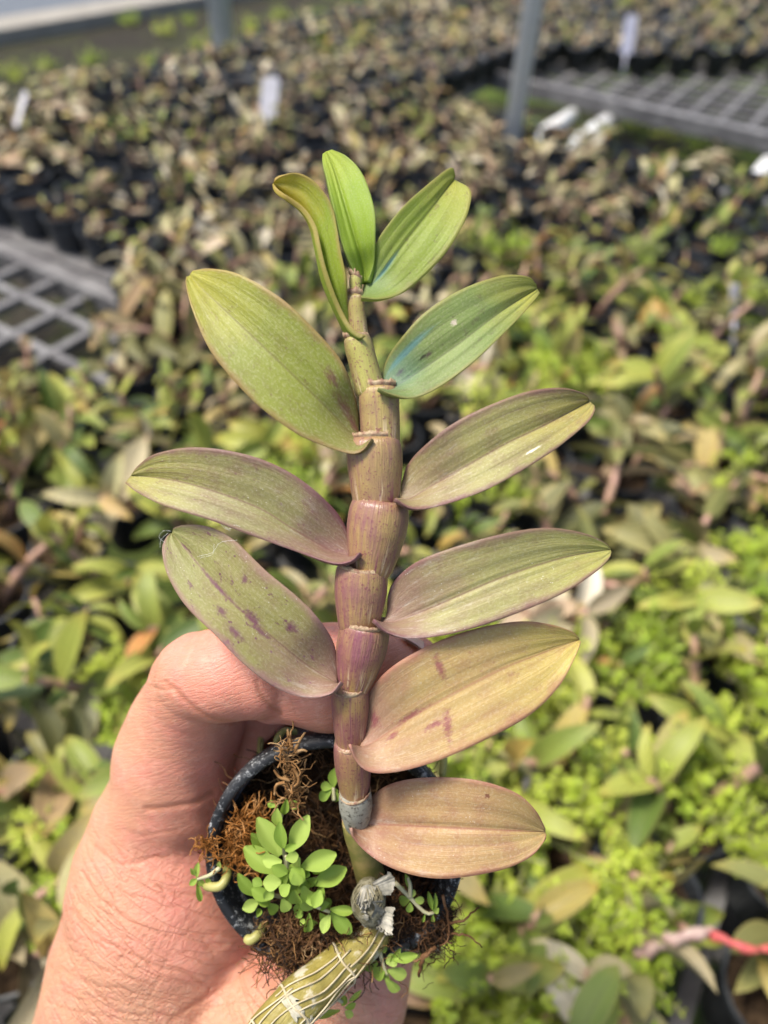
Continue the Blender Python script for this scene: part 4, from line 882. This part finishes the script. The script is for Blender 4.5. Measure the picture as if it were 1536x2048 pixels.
for j, (ta, tb, ang) in enumerate(VL):
    c = []; ph = RNG.uniform(0, 6)
    for t in np.linspace(ta, tb, 24): c.append(on_cane(t, ang + 0.16 * math.sin((t - ta) * 9 + ph) + 0.22 * math.sin(t * 3 + ph) - 0.12, 0.0002 + 0.0003 * abs(math.sin(t * 8 + ph))))
    v, f = tube(np.array(c), 0.00019, 5); obj('sheath_vein', v, f, MT['veinfib'], oldc)
for t in (0.31, 0.655, 0.885):
    c = [on_cane(t + 0.012 * math.sin(3 * a), a, 0.00025) for a in np.linspace(-1.6, 1.6, 24)]
    v, f = tube(np.array(c), 0.0003, 5); obj('node_ring', v, f, MT['veinfib'], oldc)
MT['paper'] = mat_simple('torn_paper_sheath', (0.26, 0.24, 0.16), (0.44, 0.41, 0.31), 500, 0.7)
def patch(t0, t1, a0, a1, seed):
    g = np.random.default_rng(seed); v = []; f = []; n1_, n2_ = 14, 14
    for i in range(n1_):
        for k in range(n2_):
            t = t0 + (t1 - t0) * i / (n1_ - 1); a = a0 + (a1 - a0) * k / (n2_ - 1); e = 1.0 if 0 < i < n1_ - 1 and 0 < k < n2_ - 1 else 0
            v.append(on_cane(t + (0 if e else g.normal(0, 0.005)), a + (0 if e else g.normal(0, 0.06)), 0.0002 + 0.00025 * g.random() * e))
    for i in range(n1_ - 1):
        for k in range(n2_ - 1): f.append((i * n2_ + k, i * n2_ + k + 1, (i + 1) * n2_ + k + 1, (i + 1) * n2_ + k))
    obj('paper_patch', v, f, MT['paper'], oldc)
patch(0.64, 0.70, -0.1, 1.0, 1); patch(0.61, 0.66, -0.9, -0.3, 2); patch(0.87, 0.95, -1.1, 0.2, 3)

# ---- weeds growing in the pot: each leaflet its own piece
lv0, lf0 = leaflet(1.0, 1.0, 9, 0.35, 0.35, 7)
LTW = leaflet(1.0, 1.0, 9, 0.35, 0.35, 7)
uvl = [(p[0], p[1] + 0.5) for p in LTW[0]]
WEEDLEAF = mesh('leaflet', LTW[0], LTW[1], MT['weed'], uvl)
def lflt(parent, a, b, wpx, lift=0.002):
    A_, B_ = P(*a), P(*b); x = B_ - A_; L = np.linalg.norm(x); W_ = wpx * a[2] / FPX
    m3 = np.array(frame_from(x / L, TOW + UP * 0.35 + RT * RNG.normal(0, 0.25)))
    o = bpy.data.objects.new('leaflet', WEEDLEAF); COL.objects.link(o); o.parent = parent
    m4 = Matrix([[m3[r_][0] * L, m3[r_][1] * W_ * 1.0, m3[r_][2] * L, A_[r_] - LOC[parent.name][r_]] for r_ in range(3)] + [[0, 0, 0, 1]])
    o.matrix_local = m4
def weedplant(stems, leaves, lab):
    mb = MB()
    for s_ in stems: c = cr(s_, 10); v, f = tube(PV(c), np.linspace(0.0006, 0.0004, 10), 6); mb.add(v, f)
    v, f = mb.get(); w_ = obj('weed', v, f, MT['weed_stem'], held, label=lab)
    for a, b, wd in leaves: lflt(w_, a, b, wd)
    return w_
def zz(p, o_): return (p[0], p[1], rimz(p[1]) - o_)
big = [((560, 1711), (517, 1638), 42, 6), ((567, 1696), (558, 1648), 27, 8), ((583, 1700), (615, 1634), 38, 7), ((554, 1746), (489, 1695), 42, 6), ((564, 1723), (524, 1721), 26, 10), ((571, 1717), (597, 1711), 23, 11),
       ((604, 1734), (671, 1709), 40, 7), ((629, 1768), (692, 1738), 38, 5), ((608, 1765), (583, 1738), 34, 10), ((533, 1696), (505, 1671), 28, 2), ((558, 1654), (553, 1620), 23, 3), ((566, 1628), (573, 1603), 17, 2), ((556, 1612), (534, 1606), 15, 2), ((580, 1606), (597, 1613), 17, 2),
       ((508, 1790), (477, 1751), 25, 4), ((540, 1798), (504, 1779), 26, 6), ((516, 1804), (486, 1818), 25, 4), ((562, 1764), (526, 1766), 32, 9), ((535, 1807), (555, 1826), 22, 5), ((564, 1798), (577, 1824), 24, 7), ((589, 1780), (594, 1812), 28, 9), ((606, 1772), (628, 1824), 40, 8),
       ((618, 1826), (614, 1869), 19, 6), ((660, 1830), (644, 1866), 23, 6), ((662, 1824), (703, 1868), 30, 5), ((660, 1818), (709, 1822), 20, 6), ((637, 1803), (665, 1808), 20, 3), ((640, 1780), (628, 1815), 26, 8), ((575, 1745), (545, 1735), 26, 10), ((590, 1745), (598, 1772), 26, 11), ((580, 1770), (560, 1790), 26, 10),
       ((545, 1775), (530, 1800), 24, 8), ((610, 1800), (640, 1795), 26, 7), ((570, 1700), (590, 1690), 18, 9), ((600, 1715), (590, 1738), 24, 9), ((640, 1826), (655, 1842), 18, 5), ((605, 1820), (590, 1835), 18, 5), ((525, 1770), (505, 1760), 20, 5), ((520, 1817), (515, 1832), 13, 3), ((608, 1838), (602, 1850), 11, 5), ((625, 1838), (632, 1852), 12, 5)]
weedplant([[zz((590, 1800), -0.008), zz((580, 1750), 0.002), zz((572, 1712), 0.006)], [zz((575, 1740), 0.002), zz((560, 1650), 0.002), zz((572, 1610), 0.001)], [zz((590, 1800), -0.006), zz((540, 1790), 0.003), zz((515, 1795), 0.003)], [zz((600, 1800), -0.006), zz((625, 1810), 0.004), zz((660, 1824), 0.005)], [zz((590, 1770), 0.002), zz((640, 1755), 0.003), zz((685, 1745), 0.003)]],
          [((px_, py_2, rimz(py_2) - 0.004), (px_ + 22 * math.cos(an_), py_2 + 22 * math.sin(an_), rimz(py_2) - 0.005 - RNG.uniform(0, 0.003)), RNG.uniform(17, 26)) for px_, py_2, an_ in zip(RNG.normal(580, 32, 26), RNG.normal(1775, 24, 26), RNG.uniform(0, 6.28, 26))] +
          [((*a, rimz(a[1]) - o_ / 1000), (*b, rimz(b[1]) - (o_ + RNG.uniform(-2.0, 3.0)) / 1000), w_) for a, b, w_, o_ in big], 'bright green leafy weed filling the left of the pot')
def zz(p, o_): return (p[0], p[1], rimz(p[1]) - o_ / 1000.0)
def small(stems, lv, off, lab): weedplant([[zz(p, off) for p in s_] for s_ in stems], [(zz(a, off), zz(b, off + RNG.uniform(-1, 1.5)), w_) for a, b, w_ in lv], lab)
small([[(668, 1600), (667, 1575)]], [((667, 1574), (669, 1538), 22), ((664, 1576), (641, 1570), 19), ((663, 1580), (638, 1600), 21), ((668, 1582), (676, 1604), 18), ((664, 1576), (674, 1588), 14)], -1, 'small green seedling beside the cane')
small([[(440, 1735), (420, 1750), (395, 1758)]], [((394, 1755), (396, 1726), 13), ((394, 1758), (379, 1770), 13), ((394, 1760), (408, 1770), 13), ((394, 1765), (402, 1806), 12), ((412, 1750), (420, 1768), 11), ((388, 1750), (382, 1738), 8), ((440, 1735), (438, 1725), 11)], 3, 'tiny seedling hanging over the left rim')
small([[(790, 1765), (815, 1790), (850, 1825), (868, 1825)], [(820, 1795), (820, 1770), (815, 1755)]], [((820, 1798), (797, 1803), 20), ((828, 1800), (849, 1801), 15), ((820, 1805), (818, 1826), 15), ((824, 1795), (829, 1780), 9), ((817, 1775), (812, 1750), 10), ((810, 1780), (803, 1776), 10), ((865, 1820), (857, 1785), 11), ((866, 1822), (872, 1790), 10), ((866, 1828), (866, 1846), 8), ((850, 1828), (845, 1846), 6), ((868, 1825), (876, 1818), 12)], 4, 'thin seedling right of the withered bulb')
small([[(758, 1895), (765, 1925), (775, 1950)]], [((755, 1900), (744, 1893), 14), ((760, 1898), (775, 1897), 14), ((756, 1925), (723, 1932), 24), ((772, 1925), (795, 1915), 26), ((785, 1918), (834, 1911), 20), ((770, 1935), (745, 1955), 28), ((775, 1940), (815, 1952), 24), ((768, 1930), (772, 1965), 24), ((770, 1955), (800, 1985), 20), ((780, 1930), (800, 1900), 16)], 2, 'green seedling below the old cane, over the thumb')
small([[(665, 1990), (685, 2005)]], [((680, 2020), (622, 2031), 16), ((685, 2012), (690, 1992), 18), ((690, 2016), (712, 2008), 13), ((690, 2022), (706, 2033), 16), ((698, 2003), (722, 1982), 10), ((668, 2008), (660, 2000), 10)], 5, 'seedling at the bottom edge on the thumb')

# ------------------------------------------------------------------ the hand: one continuous surface from a distance field
def cc(x, y, d): return np.array([(x - 768) / FPX * d, -(y - 1024) / FPX * d, d], np.float32)      # camera-space mm
def seg(X, a, ra, b, rb):
    ba = b - a; l2 = float(ba @ ba); pa0 = X[0] - a[0]; pa1 = X[1] - a[1]; pa2 = X[2] - a[2]
    h = np.clip((pa0 * ba[0] + pa1 * ba[1] + pa2 * ba[2]) / l2, 0, 1)
    return np.sqrt((pa0 - ba[0] * h) ** 2 + (pa1 - ba[1] * h) ** 2 + (pa2 - ba[2] * h) ** 2) - (ra + (rb - ra) * h)
def smin(a, b, k):
    h = np.maximum(k - np.abs(a - b), 0) / k; return np.minimum(a, b) - h * h * k * 0.25
def chain(X, pts, k):
    d = None
    for (a, b) in zip(pts[:-1], pts[1:]):
        s = seg(X, cc(*a[:3]), a[3], cc(*b[:3]), b[3]); d = s if d is None else smin(d, s, k)
    return d
PINKY_A = [(342, 1580, 205, 16.4), (352, 1510, 202, 15.4), (376, 1440, 196, 13.6), (394, 1380, 187, 11.4), (398, 1352, 180, 10.4)]
PINKY_B = [(402, 1350, 179, 10.4), (455, 1346, 176, 10.6), (512, 1352, 175, 10.2)]
PINKY_C = [(556, 1364, 181, 10.2), (655, 1352, 177, 12.0), (760, 1338, 177, 10.4), (826, 1328, 178, 7.0)]
RING = [(440, 1690, 226, 15), (490, 1560, 217, 12.5), (540, 1400, 210, 11), (580, 1345, 209, 10.3), (700, 1330, 212, 10.5), (780, 1350, 218, 8.5)]
MIDDLE = [(510, 1690, 250, 15), (555, 1540, 246, 12.5), (600, 1400, 240, 11.5), (640, 1375, 238, 11), (740, 1385, 240, 10.5), (790, 1405, 244, 8.5)]
INDEX = [(560, 1720, 268, 15), (610, 1560, 268, 13), (660, 1440, 266, 12), (740, 1430, 264, 11), (790, 1450, 262, 9)]
PALM = [(310, 1632, 210, 15.8), (318, 1720, 213, 21.2), (327, 1820, 215, 25.5), (306, 1950, 220, 28.5), (284, 2090, 225, 31), (240, 2420, 238, 32)]
PALM2 = [(430, 1700, 232, 20), (440, 1850, 238, 24), (400, 2100, 244, 30), (330, 2420, 248, 32)]
PALM3 = [(540, 1720, 262, 16), (560, 1900, 258, 20), (480, 2150, 250, 28)]
THUMB = [(330, 2400, 228, 34), (470, 2190, 214, 28), (575, 2085, 207, 24.5), (690, 1975, 214, 16.5), (755, 1860, 232, 12.0), (770, 1760, 246, 9)]
nC = np.array([RT @ NPOT, UP @ NPOT, FW @ NPOT]); pC = np.array([RT @ (RIMC - CAM), UP @ (RIMC - CAM), FW @ (RIMC - CAM)]) * 1000
def field(X):
    pa = chain(X, PALM, 8); pa = smin(pa, chain(X, PALM2, 8), 14); pa = smin(pa, chain(X, PALM3, 8), 12)
    th = chain(X, THUMB, 8); d = smin(pa, th, 5)
    d = smin(d, chain(X, PINKY_A, 5), 4.0)
    pk = smin(chain(X, PINKY_B, 3), chain(X, PINKY_C, 4), 1.2)
    d = smin(d, pk, 1.0)
    for c_, k in ((RING, 5), (MIDDLE, 5), (INDEX, 5)): d = smin(d, chain(X, c_, 4), 2.0)
    # the pot presses into the palm and the fingers
    q = [X[i] - pC[i] for i in range(3)]; h = q[0] * nC[0] + q[1] * nC[1] + q[2] * nC[2]
    rad_ = np.sqrt(np.maximum((q[0] - h * nC[0]) ** 2 + (q[1] - h * nC[1]) ** 2 + (q[2] - h * nC[2]) ** 2, 0))
    hh = np.clip(h, -57, 2); cone = np.maximum(rad_ - (RIMR * 1000 + 0.3 + SLOPE * np.minimum(hh, 0)), np.maximum(h - 2, -57 - h))
    d = -smin(-d, cone + 0.0, 1.2)
    return d
def surface(field, lo, hi, res):
    n = [int(math.ceil((hi[i] - lo[i]) / res)) + 1 for i in range(3)]
    ax = [np.float32(lo[i]) + np.arange(n[i], dtype=np.float32) * np.float32(res) for i in range(3)]
    D = np.empty(n, np.float32)
    for s in range(0, n[0], 16): D[s:s + 16] = field((ax[0][s:s + 16, None, None], ax[1][None, :, None], ax[2][None, None, :]))
    S = D < 0; cells = np.zeros([k - 1 for k in n], np.uint8)
    for i in (0, 1):
        for j in (0, 1):
            for k in (0, 1): cells += S[i:n[0] - 1 + i, j:n[1] - 1 + j, k:n[2] - 1 + k]
    act = (cells > 0) & (cells < 8); idx = np.full(act.shape, -1, np.int64); ii = np.argwhere(act); idx[act] = np.arange(len(ii))
    acc = np.zeros((len(ii), 3)); cnt = np.zeros(len(ii))
    cor = [(i, j, k) for i in (0, 1) for j in (0, 1) for k in (0, 1)]
    for a in cor:
        for ax_ in range(3):
            if a[ax_]: continue
            b = list(a); b[ax_] = 1
            da = D[ii[:, 0] + a[0], ii[:, 1] + a[1], ii[:, 2] + a[2]]; db = D[ii[:, 0] + b[0], ii[:, 1] + b[1], ii[:, 2] + b[2]]
            mk_ = (da < 0) != (db < 0); t = np.where(mk_, da / np.where(mk_, da - db, 1), 0)
            p = np.tile(np.array(a, float), (len(ii), 1)); p[:, ax_] = t; acc += p * mk_[:, None]; cnt += mk_
    V = (ii + acc / cnt[:, None]) * res + np.array(lo); Fc = []
    for ax_ in range(3):
        o1, o2 = [(1, 2), (2, 0), (0, 1)][ax_]
        sl0 = [slice(1, -1)] * 3; sl0[ax_] = slice(0, n[ax_] - 1); sl1 = list(sl0); sl1[ax_] = slice(1, n[ax_])
        a = S[tuple(sl0)]; b = S[tuple(sl1)]; e = np.argwhere(a != b); flip = a[tuple(e.T)]
        base = e.copy(); base[:, o1] += 1; base[:, o2] += 1
        def cell(d1, d2): c = base.copy(); c[:, o1] += d1; c[:, o2] += d2; return idx[c[:, 0], c[:, 1], c[:, 2]]
        q = np.stack([cell(-1, -1), cell(0, -1), cell(0, 0), cell(-1, 0)], 1); q[~flip] = q[~flip][:, ::-1]; Fc.append(q)
    F_ = np.vstack(Fc); F_ = F_[(F_ >= 0).all(1)]
    return V, F_
def fgrad(V, e=0.05):
    g = np.empty_like(V)
    for i in range(3):
        a = V.copy(); a[:, i] += e; b = V.copy(); b[:, i] -= e; g[:, i] = (field(a.T) - field(b.T)) / (2 * e)
    return g / (np.linalg.norm(g, axis=1)[:, None] + 1e-9)
def snap(V, it=2):
    for _ in range(it): V = V - fgrad(V, 0.15) * np.clip(field(V.T), -0.6, 0.6)[:, None]
    return V
lo = (-128, -212, 160); hi = (40, -22, 282)
HV, HF = surface(field, lo, hi, 0.85)
HV = snap(HV)
def subdiv(V, Fq):
    e = np.sort(np.stack([Fq, np.roll(Fq, -1, 1)], 2).reshape(-1, 2), 1); ue, inv = np.unique(e, axis=0, return_inverse=True); inv = inv.reshape(-1, 4)
    n0 = len(V); n1 = n0 + len(ue); V2 = np.vstack([V, V[ue].mean(1), V[Fq].mean(1)]); fc = n1 + np.arange(len(Fq))
    q = [np.stack([Fq[:, k], n0 + inv[:, k], fc, n0 + inv[:, k - 1]], 1) for k in range(4)]
    return V2, np.vstack(q)
HV, HF = subdiv(HV, HF); HV = snap(HV, 1)
# creases: polylines across the palm, carved into the skin
def K(pts): return [(80 + x * 0.2604, 1560 + y * 0.2604) for x, y in pts]
CREASES = [(K(p), w_, d_) for p, w_, d_ in (
    ([(330, 700), (440, 900), (550, 970), (700, 1080), (900, 1170), (1010, 1215)], 0.50, 0.42), ([(250, 990), (300, 1060), (380, 1160), (560, 1270), (720, 1350), (950, 1450), (1100, 1480), (1300, 1600)], 0.55, 0.55),
    ([(220, 1300), (290, 1340), (430, 1420), (600, 1500), (800, 1560), (880, 1600)], 0.5, 0.42), ([(150, 1450), (300, 1530), (480, 1590), (600, 1590), (720, 1640)], 0.45, 0.36), ([(170, 1620), (300, 1680), (450, 1710), (560, 1770), (700, 1800), (980, 1800)], 0.5, 0.40),
    ([(430, 510), (500, 580), (600, 640), (700, 640), (830, 605), (1000, 590)], 0.6, 0.5), ([(560, 480), (680, 650), (760, 760), (850, 850), (990, 910)], 0.5, 0.38), ([(900, 810), (1060, 870), (1190, 880), (1330, 890)], 0.5, 0.4),
    ([(820, 222), (980, 215), (1080, 195), (1200, 170), (1330, 100)], 0.8, 0.7), ([(640, 380), (780, 430), (950, 400), (1050, 395)], 0.5, 0.28),
    ([(640, 880), (560, 970), (460, 1080), (380, 1160)], 0.35, 0.22), ([(830, 1110), (720, 1220), (640, 1340), (560, 1480)], 0.35, 0.2), ([(1280, 980), (1170, 1130), (1050, 1260), (940, 1450), (880, 1600), (800, 1740)], 0.35, 0.22),
    ([(420, 860), (480, 780), (560, 720)], 0.3, 0.16), ([(260, 1180), (400, 1250), (560, 1330), (720, 1410)], 0.4, 0.26), ([(200, 1220), (270, 1250), (300, 1230)], 0.4, 0.3), ([(230, 1080), (300, 1130), (420, 1240), (620, 1420)], 0.35, 0.2),
    ([(120, 1560), (280, 1620), (420, 1660), (620, 1700)], 0.4, 0.25), ([(60, 1700), (200, 1760), (420, 1800), (600, 1840)], 0.4, 0.28), ([(950, 1450), (1100, 1560), (1250, 1610)], 0.4, 0.24), ([(330, 620), (420, 760), (560, 900)], 0.35, 0.22), ([(540, 980), (700, 1120), (900, 1280), (1020, 1370)], 0.35, 0.22),
    ([(440, 1280), (340, 1420), (240, 1560)], 0.3, 0.15), ([(640, 1350), (500, 1520), (400, 1690)], 0.3, 0.15), ([(760, 1180), (900, 1300), (1000, 1360)], 0.3, 0.14), ([(420, 400), (460, 480), (520, 600), (600, 700)], 0.35, 0.2), ([(350, 500), (380, 600), (470, 740)], 0.35, 0.18))]
CREASES += [([(294, 1370), (322, 1379), (346, 1378)], 0.45, 0.4), ([(282, 1400), (310, 1405), (335, 1402)], 0.35, 0.2), ([(331, 1366), (352, 1381), (374, 1404), (414, 1431), (469, 1446)], 0.7, 0.6), ([(513, 1362), (520, 1385), (536, 1408), (562, 1428)], 0.6, 0.5), ([(577, 1396), (586, 1412), (590, 1428)], 0.4, 0.2),
            ([(340, 2042), (420, 1990), (500, 1935), (540, 1900)], 0.8, 0.6), ([(380, 2040), (440, 2010), (520, 2000)], 0.4, 0.25), ([(430, 2030), (520, 1960), (560, 1930)], 0.35, 0.2), ([(460, 2045), (560, 1990), (640, 1985)], 0.35, 0.2), ([(600, 2045), (690, 2035), (770, 2020)], 0.4, 0.25), ([(640, 2000), (700, 1985), (780, 1985)], 0.35, 0.2)]
gr = fgrad(HV, 0.15)
px = 768 + FPX * HV[:, 0] / HV[:, 2]; py = 1024 - FPX * HV[:, 1] / HV[:, 2]
view = -HV / np.linalg.norm(HV, axis=1)[:, None]; facing = np.clip(((gr * view).sum(1) - 0.05) / 0.25, 0, 1)
front = facing * (HV[:, 2] < 222)
disp = np.zeros(len(HV)); crs = np.zeros(len(HV))
for pts, w_, d_ in CREASES:
    c = cr(pts, 40); 
    bb = (px > c[:, 0].min() - 15) & (px < c[:, 0].max() + 15) & (py > c[:, 1].min() - 15) & (py < c[:, 1].max() + 15); ix = np.where(bb)[0]
    if not len(ix): continue
    dm_ = np.full(len(ix), 1e9)
    for a, b in zip(c[:-1], c[1:]):
        ba = b - a; h = np.clip(((px[ix] - a[0]) * ba[0] + (py[ix] - a[1]) * ba[1]) / (ba @ ba + 1e-9), 0, 1)
        dm_ = np.minimum(dm_, (px[ix] - a[0] - ba[0] * h) ** 2 + (py[ix] - a[1] - ba[1] * h) ** 2)
    dmm = np.sqrt(dm_) * HV[ix, 2] / FPX
    g = np.exp(-(dmm / w_) ** 2) * d_; lip = 0.08 * d_ * np.exp(-((dmm - 2.0 * w_) / (w_ * 1.2)) ** 2)
    disp[ix] += (lip - g); crs[ix] = np.maximum(crs[ix], np.exp(-(dmm / (w_ * 0.8)) ** 2) * min(1, d_ / 0.5))
disp = np.clip(disp, -0.8, 0.25) * 0.45 * front; crs *= front
# soft padding of the flesh
pad = 0.35 * np.sin(HV[:, 0] * 0.21 + 1) * np.sin(HV[:, 1] * 0.17) + 0.2 * np.sin(HV[:, 0] * 0.5 + HV[:, 1] * 0.33 + HV[:, 2] * 0.4)
HV2 = HV + gr * (disp + pad * 0.6)[:, None]
HW = CAM + (HV2[:, 0:1] * RT + HV2[:, 1:2] * UP + HV2[:, 2:3] * FW) / 1000.0
# palm flush: skin is pinker in the palm hollow and on the finger pads than on the outer edge of the hand
flush = np.clip((px - 190 - (py - 1600) * -0.12) / 190, 0, 1) * np.clip((2040 - py) / 140, 0, 1)
flush = np.maximum(flush, np.clip((px - 540) / 120, 0, 1) * (py < 1480))
m = M('skin'); ob = m.coord('Object'); fl = m.n('ShaderNodeAttribute', attribute_name='flush').outputs['Fac']; ck = m.n('ShaderNodeAttribute', attribute_name='crease').outputs['Fac']
n1 = m.noise(ob, 90, 4, 0.6); n2 = m.noise(ob, 420, 4, 0.6); n3 = m.noise(ob, 30, 3)
col = m.mix(m.math('ADD', m.math('MULTIPLY', fl, 0.75), m.math('MULTIPLY', m.math('SUBTRACT', n3, 0.5), 0.5), clamp=True), (0.53, 0.275, 0.165), (0.58, 0.23, 0.165))
col = m.mix(m.math('MULTIPLY', m.step(n1, 0.42, 0.72), 0.5), col, (0.66, 0.235, 0.19))
col = m.mix(m.math('MULTIPLY', m.step(n2, 0.5, 0.72), 0.22), col, (0.74, 0.46, 0.34))
col = m.mix(m.math('MULTIPLY', ck, 0.55), col, (0.40, 0.15, 0.08))
def lines(dv1, dv2, s1_, s2_, wdt, sd):
    a_ = m.n('ShaderNodeVectorMath', {0: ob, 1: tuple(float(q) for q in dv1 * s1_)}, operation='DOT_PRODUCT').outputs['Value']; b_ = m.n('ShaderNodeVectorMath', {0: ob, 1: tuple(float(q) for q in dv2 * s2_)}, operation='DOT_PRODUCT').outputs['Value']
    nn_ = m.noise(m.n('ShaderNodeCombineXYZ', {0: a_, 1: b_, 2: sd}).outputs[0], 1.0, 2, 0.5)
    return m.step(m.math('ABSOLUTE', m.math('SUBTRACT', nn_, 0.5)), 0.0, wdt)
ln1 = lines(RT * 0.86 - UP * 0.5, RT * 0.5 + UP * 0.86, 55, 330, 0.05, 0.0); ln2 = lines(RT * 0.55 + UP * 0.83, RT * 0.83 - UP * 0.55, 90, 300, 0.035, 3.0); ln3 = lines(RT * 0.95 + UP * 0.3, RT * -0.3 + UP * 0.95, 150, 900, 0.08, 7.0)
wr = m.n('ShaderNodeAttribute', attribute_name='wrist').outputs['Fac']
col = m.mix(m.math('MULTIPLY', m.math('MULTIPLY', m.math('SUBTRACT', 1.0, ln1), wr), 0.34), col, (0.44, 0.17, 0.10))
col = m.mix(m.math('MULTIPLY', m.math('MULTIPLY', m.math('SUBTRACT', 1.0, ln2), wr), 0.20), col, (0.44, 0.17, 0.10))
vo1 = m.n('ShaderNodeTexVoronoi', {'Vector': m.scale(ob, (1, 1, 1)), 'Scale': 1150.0}, feature='DISTANCE_TO_EDGE').outputs['Distance']
vo2 = m.n('ShaderNodeTexVoronoi', {'Vector': m.n('ShaderNodeVectorMath', {0: ob, 1: m.n('ShaderNodeVectorMath', {0: m.n('ShaderNodeTexNoise', {'Vector': ob, 'Scale': 200.0}).outputs['Color'], 1: (0.0012, 0.0012, 0.0012)}, operation='MULTIPLY').outputs[0]}, operation='ADD').outputs[0], 'Scale': 520.0}, feature='DISTANCE_TO_EDGE').outputs['Distance']
outer = m.math('SUBTRACT', 1.0, m.math('MULTIPLY', fl, 0.85))
h = m.math('ADD', m.math('MULTIPLY', m.step(vo1, 0.0, 0.10), 0.12), m.math('MULTIPLY', m.math('MULTIPLY', m.step(vo2, 0.0, 0.10), m.math('MULTIPLY', outer, m.step(m.n('ShaderNodeAttribute', attribute_name='wrist').outputs['Fac'], 0.0, 1.0))), 0.5)); h = m.math('ADD', h, m.math('MULTIPLY', n2, 0.3)); h = m.math('ADD', h, m.math('MULTIPLY', m.math('ADD', m.math('MULTIPLY', ln1, 0.7), m.math('MULTIPLY', ln2, 0.35)), wr)); h = m.math('ADD', h, m.math('MULTIPLY', ln3, 0.22))
MT['skin'] = m.done(col, m.math('ADD', 0.40, m.math('MULTIPLY', n2, 0.18)), 0.42, m.bump(h, 0.6, 0.0005), sss=0.45, srad=(0.0028, 0, 0))
hroot = HW[HW[:, 2].argmin()]
hand = root('hand', 'open right hand curled round the black pot from the lower left', 'hand', P(284, 2090, 0.225))
obj('skin_surface', HW, HF, MT['skin'], hand, attrs={'flush': flush, 'crease': crs, 'wrist': np.clip((py - 1600) / 200, 0, 1)})
# nail on the little finger, seen between cane and leaves
m = M('fingernail'); MT['nail'] = m.done((0.62, 0.38, 0.32), 0.25, 0.5, sss=0.2, srad=(0.001, 0, 0))
v = []; f = []
for i in range(9):
    for k in range(9):
        s_, t = i / 8, k / 8 * 2 - 1; v.append(P(806 + 42 * s_, 1268 + 14 * s_ * s_ + 8 * t * t + 12 * s_ * abs(t), 0.1755 + 0.005 * t - 0.0006 * (1 - t * t)))
for i in range(8):
    for k in range(8): f.append((i * 9 + k, i * 9 + k + 1, (i + 1) * 9 + k + 1, (i + 1) * 9 + k))
v = np.array(v); N = len(v); v2 = np.vstack([v, v - UP * 0.0005]); f = f + [tuple(N + i for i in q[::-1]) for q in f]
obj('fingernail', v2, f, MT['nail'], hand)
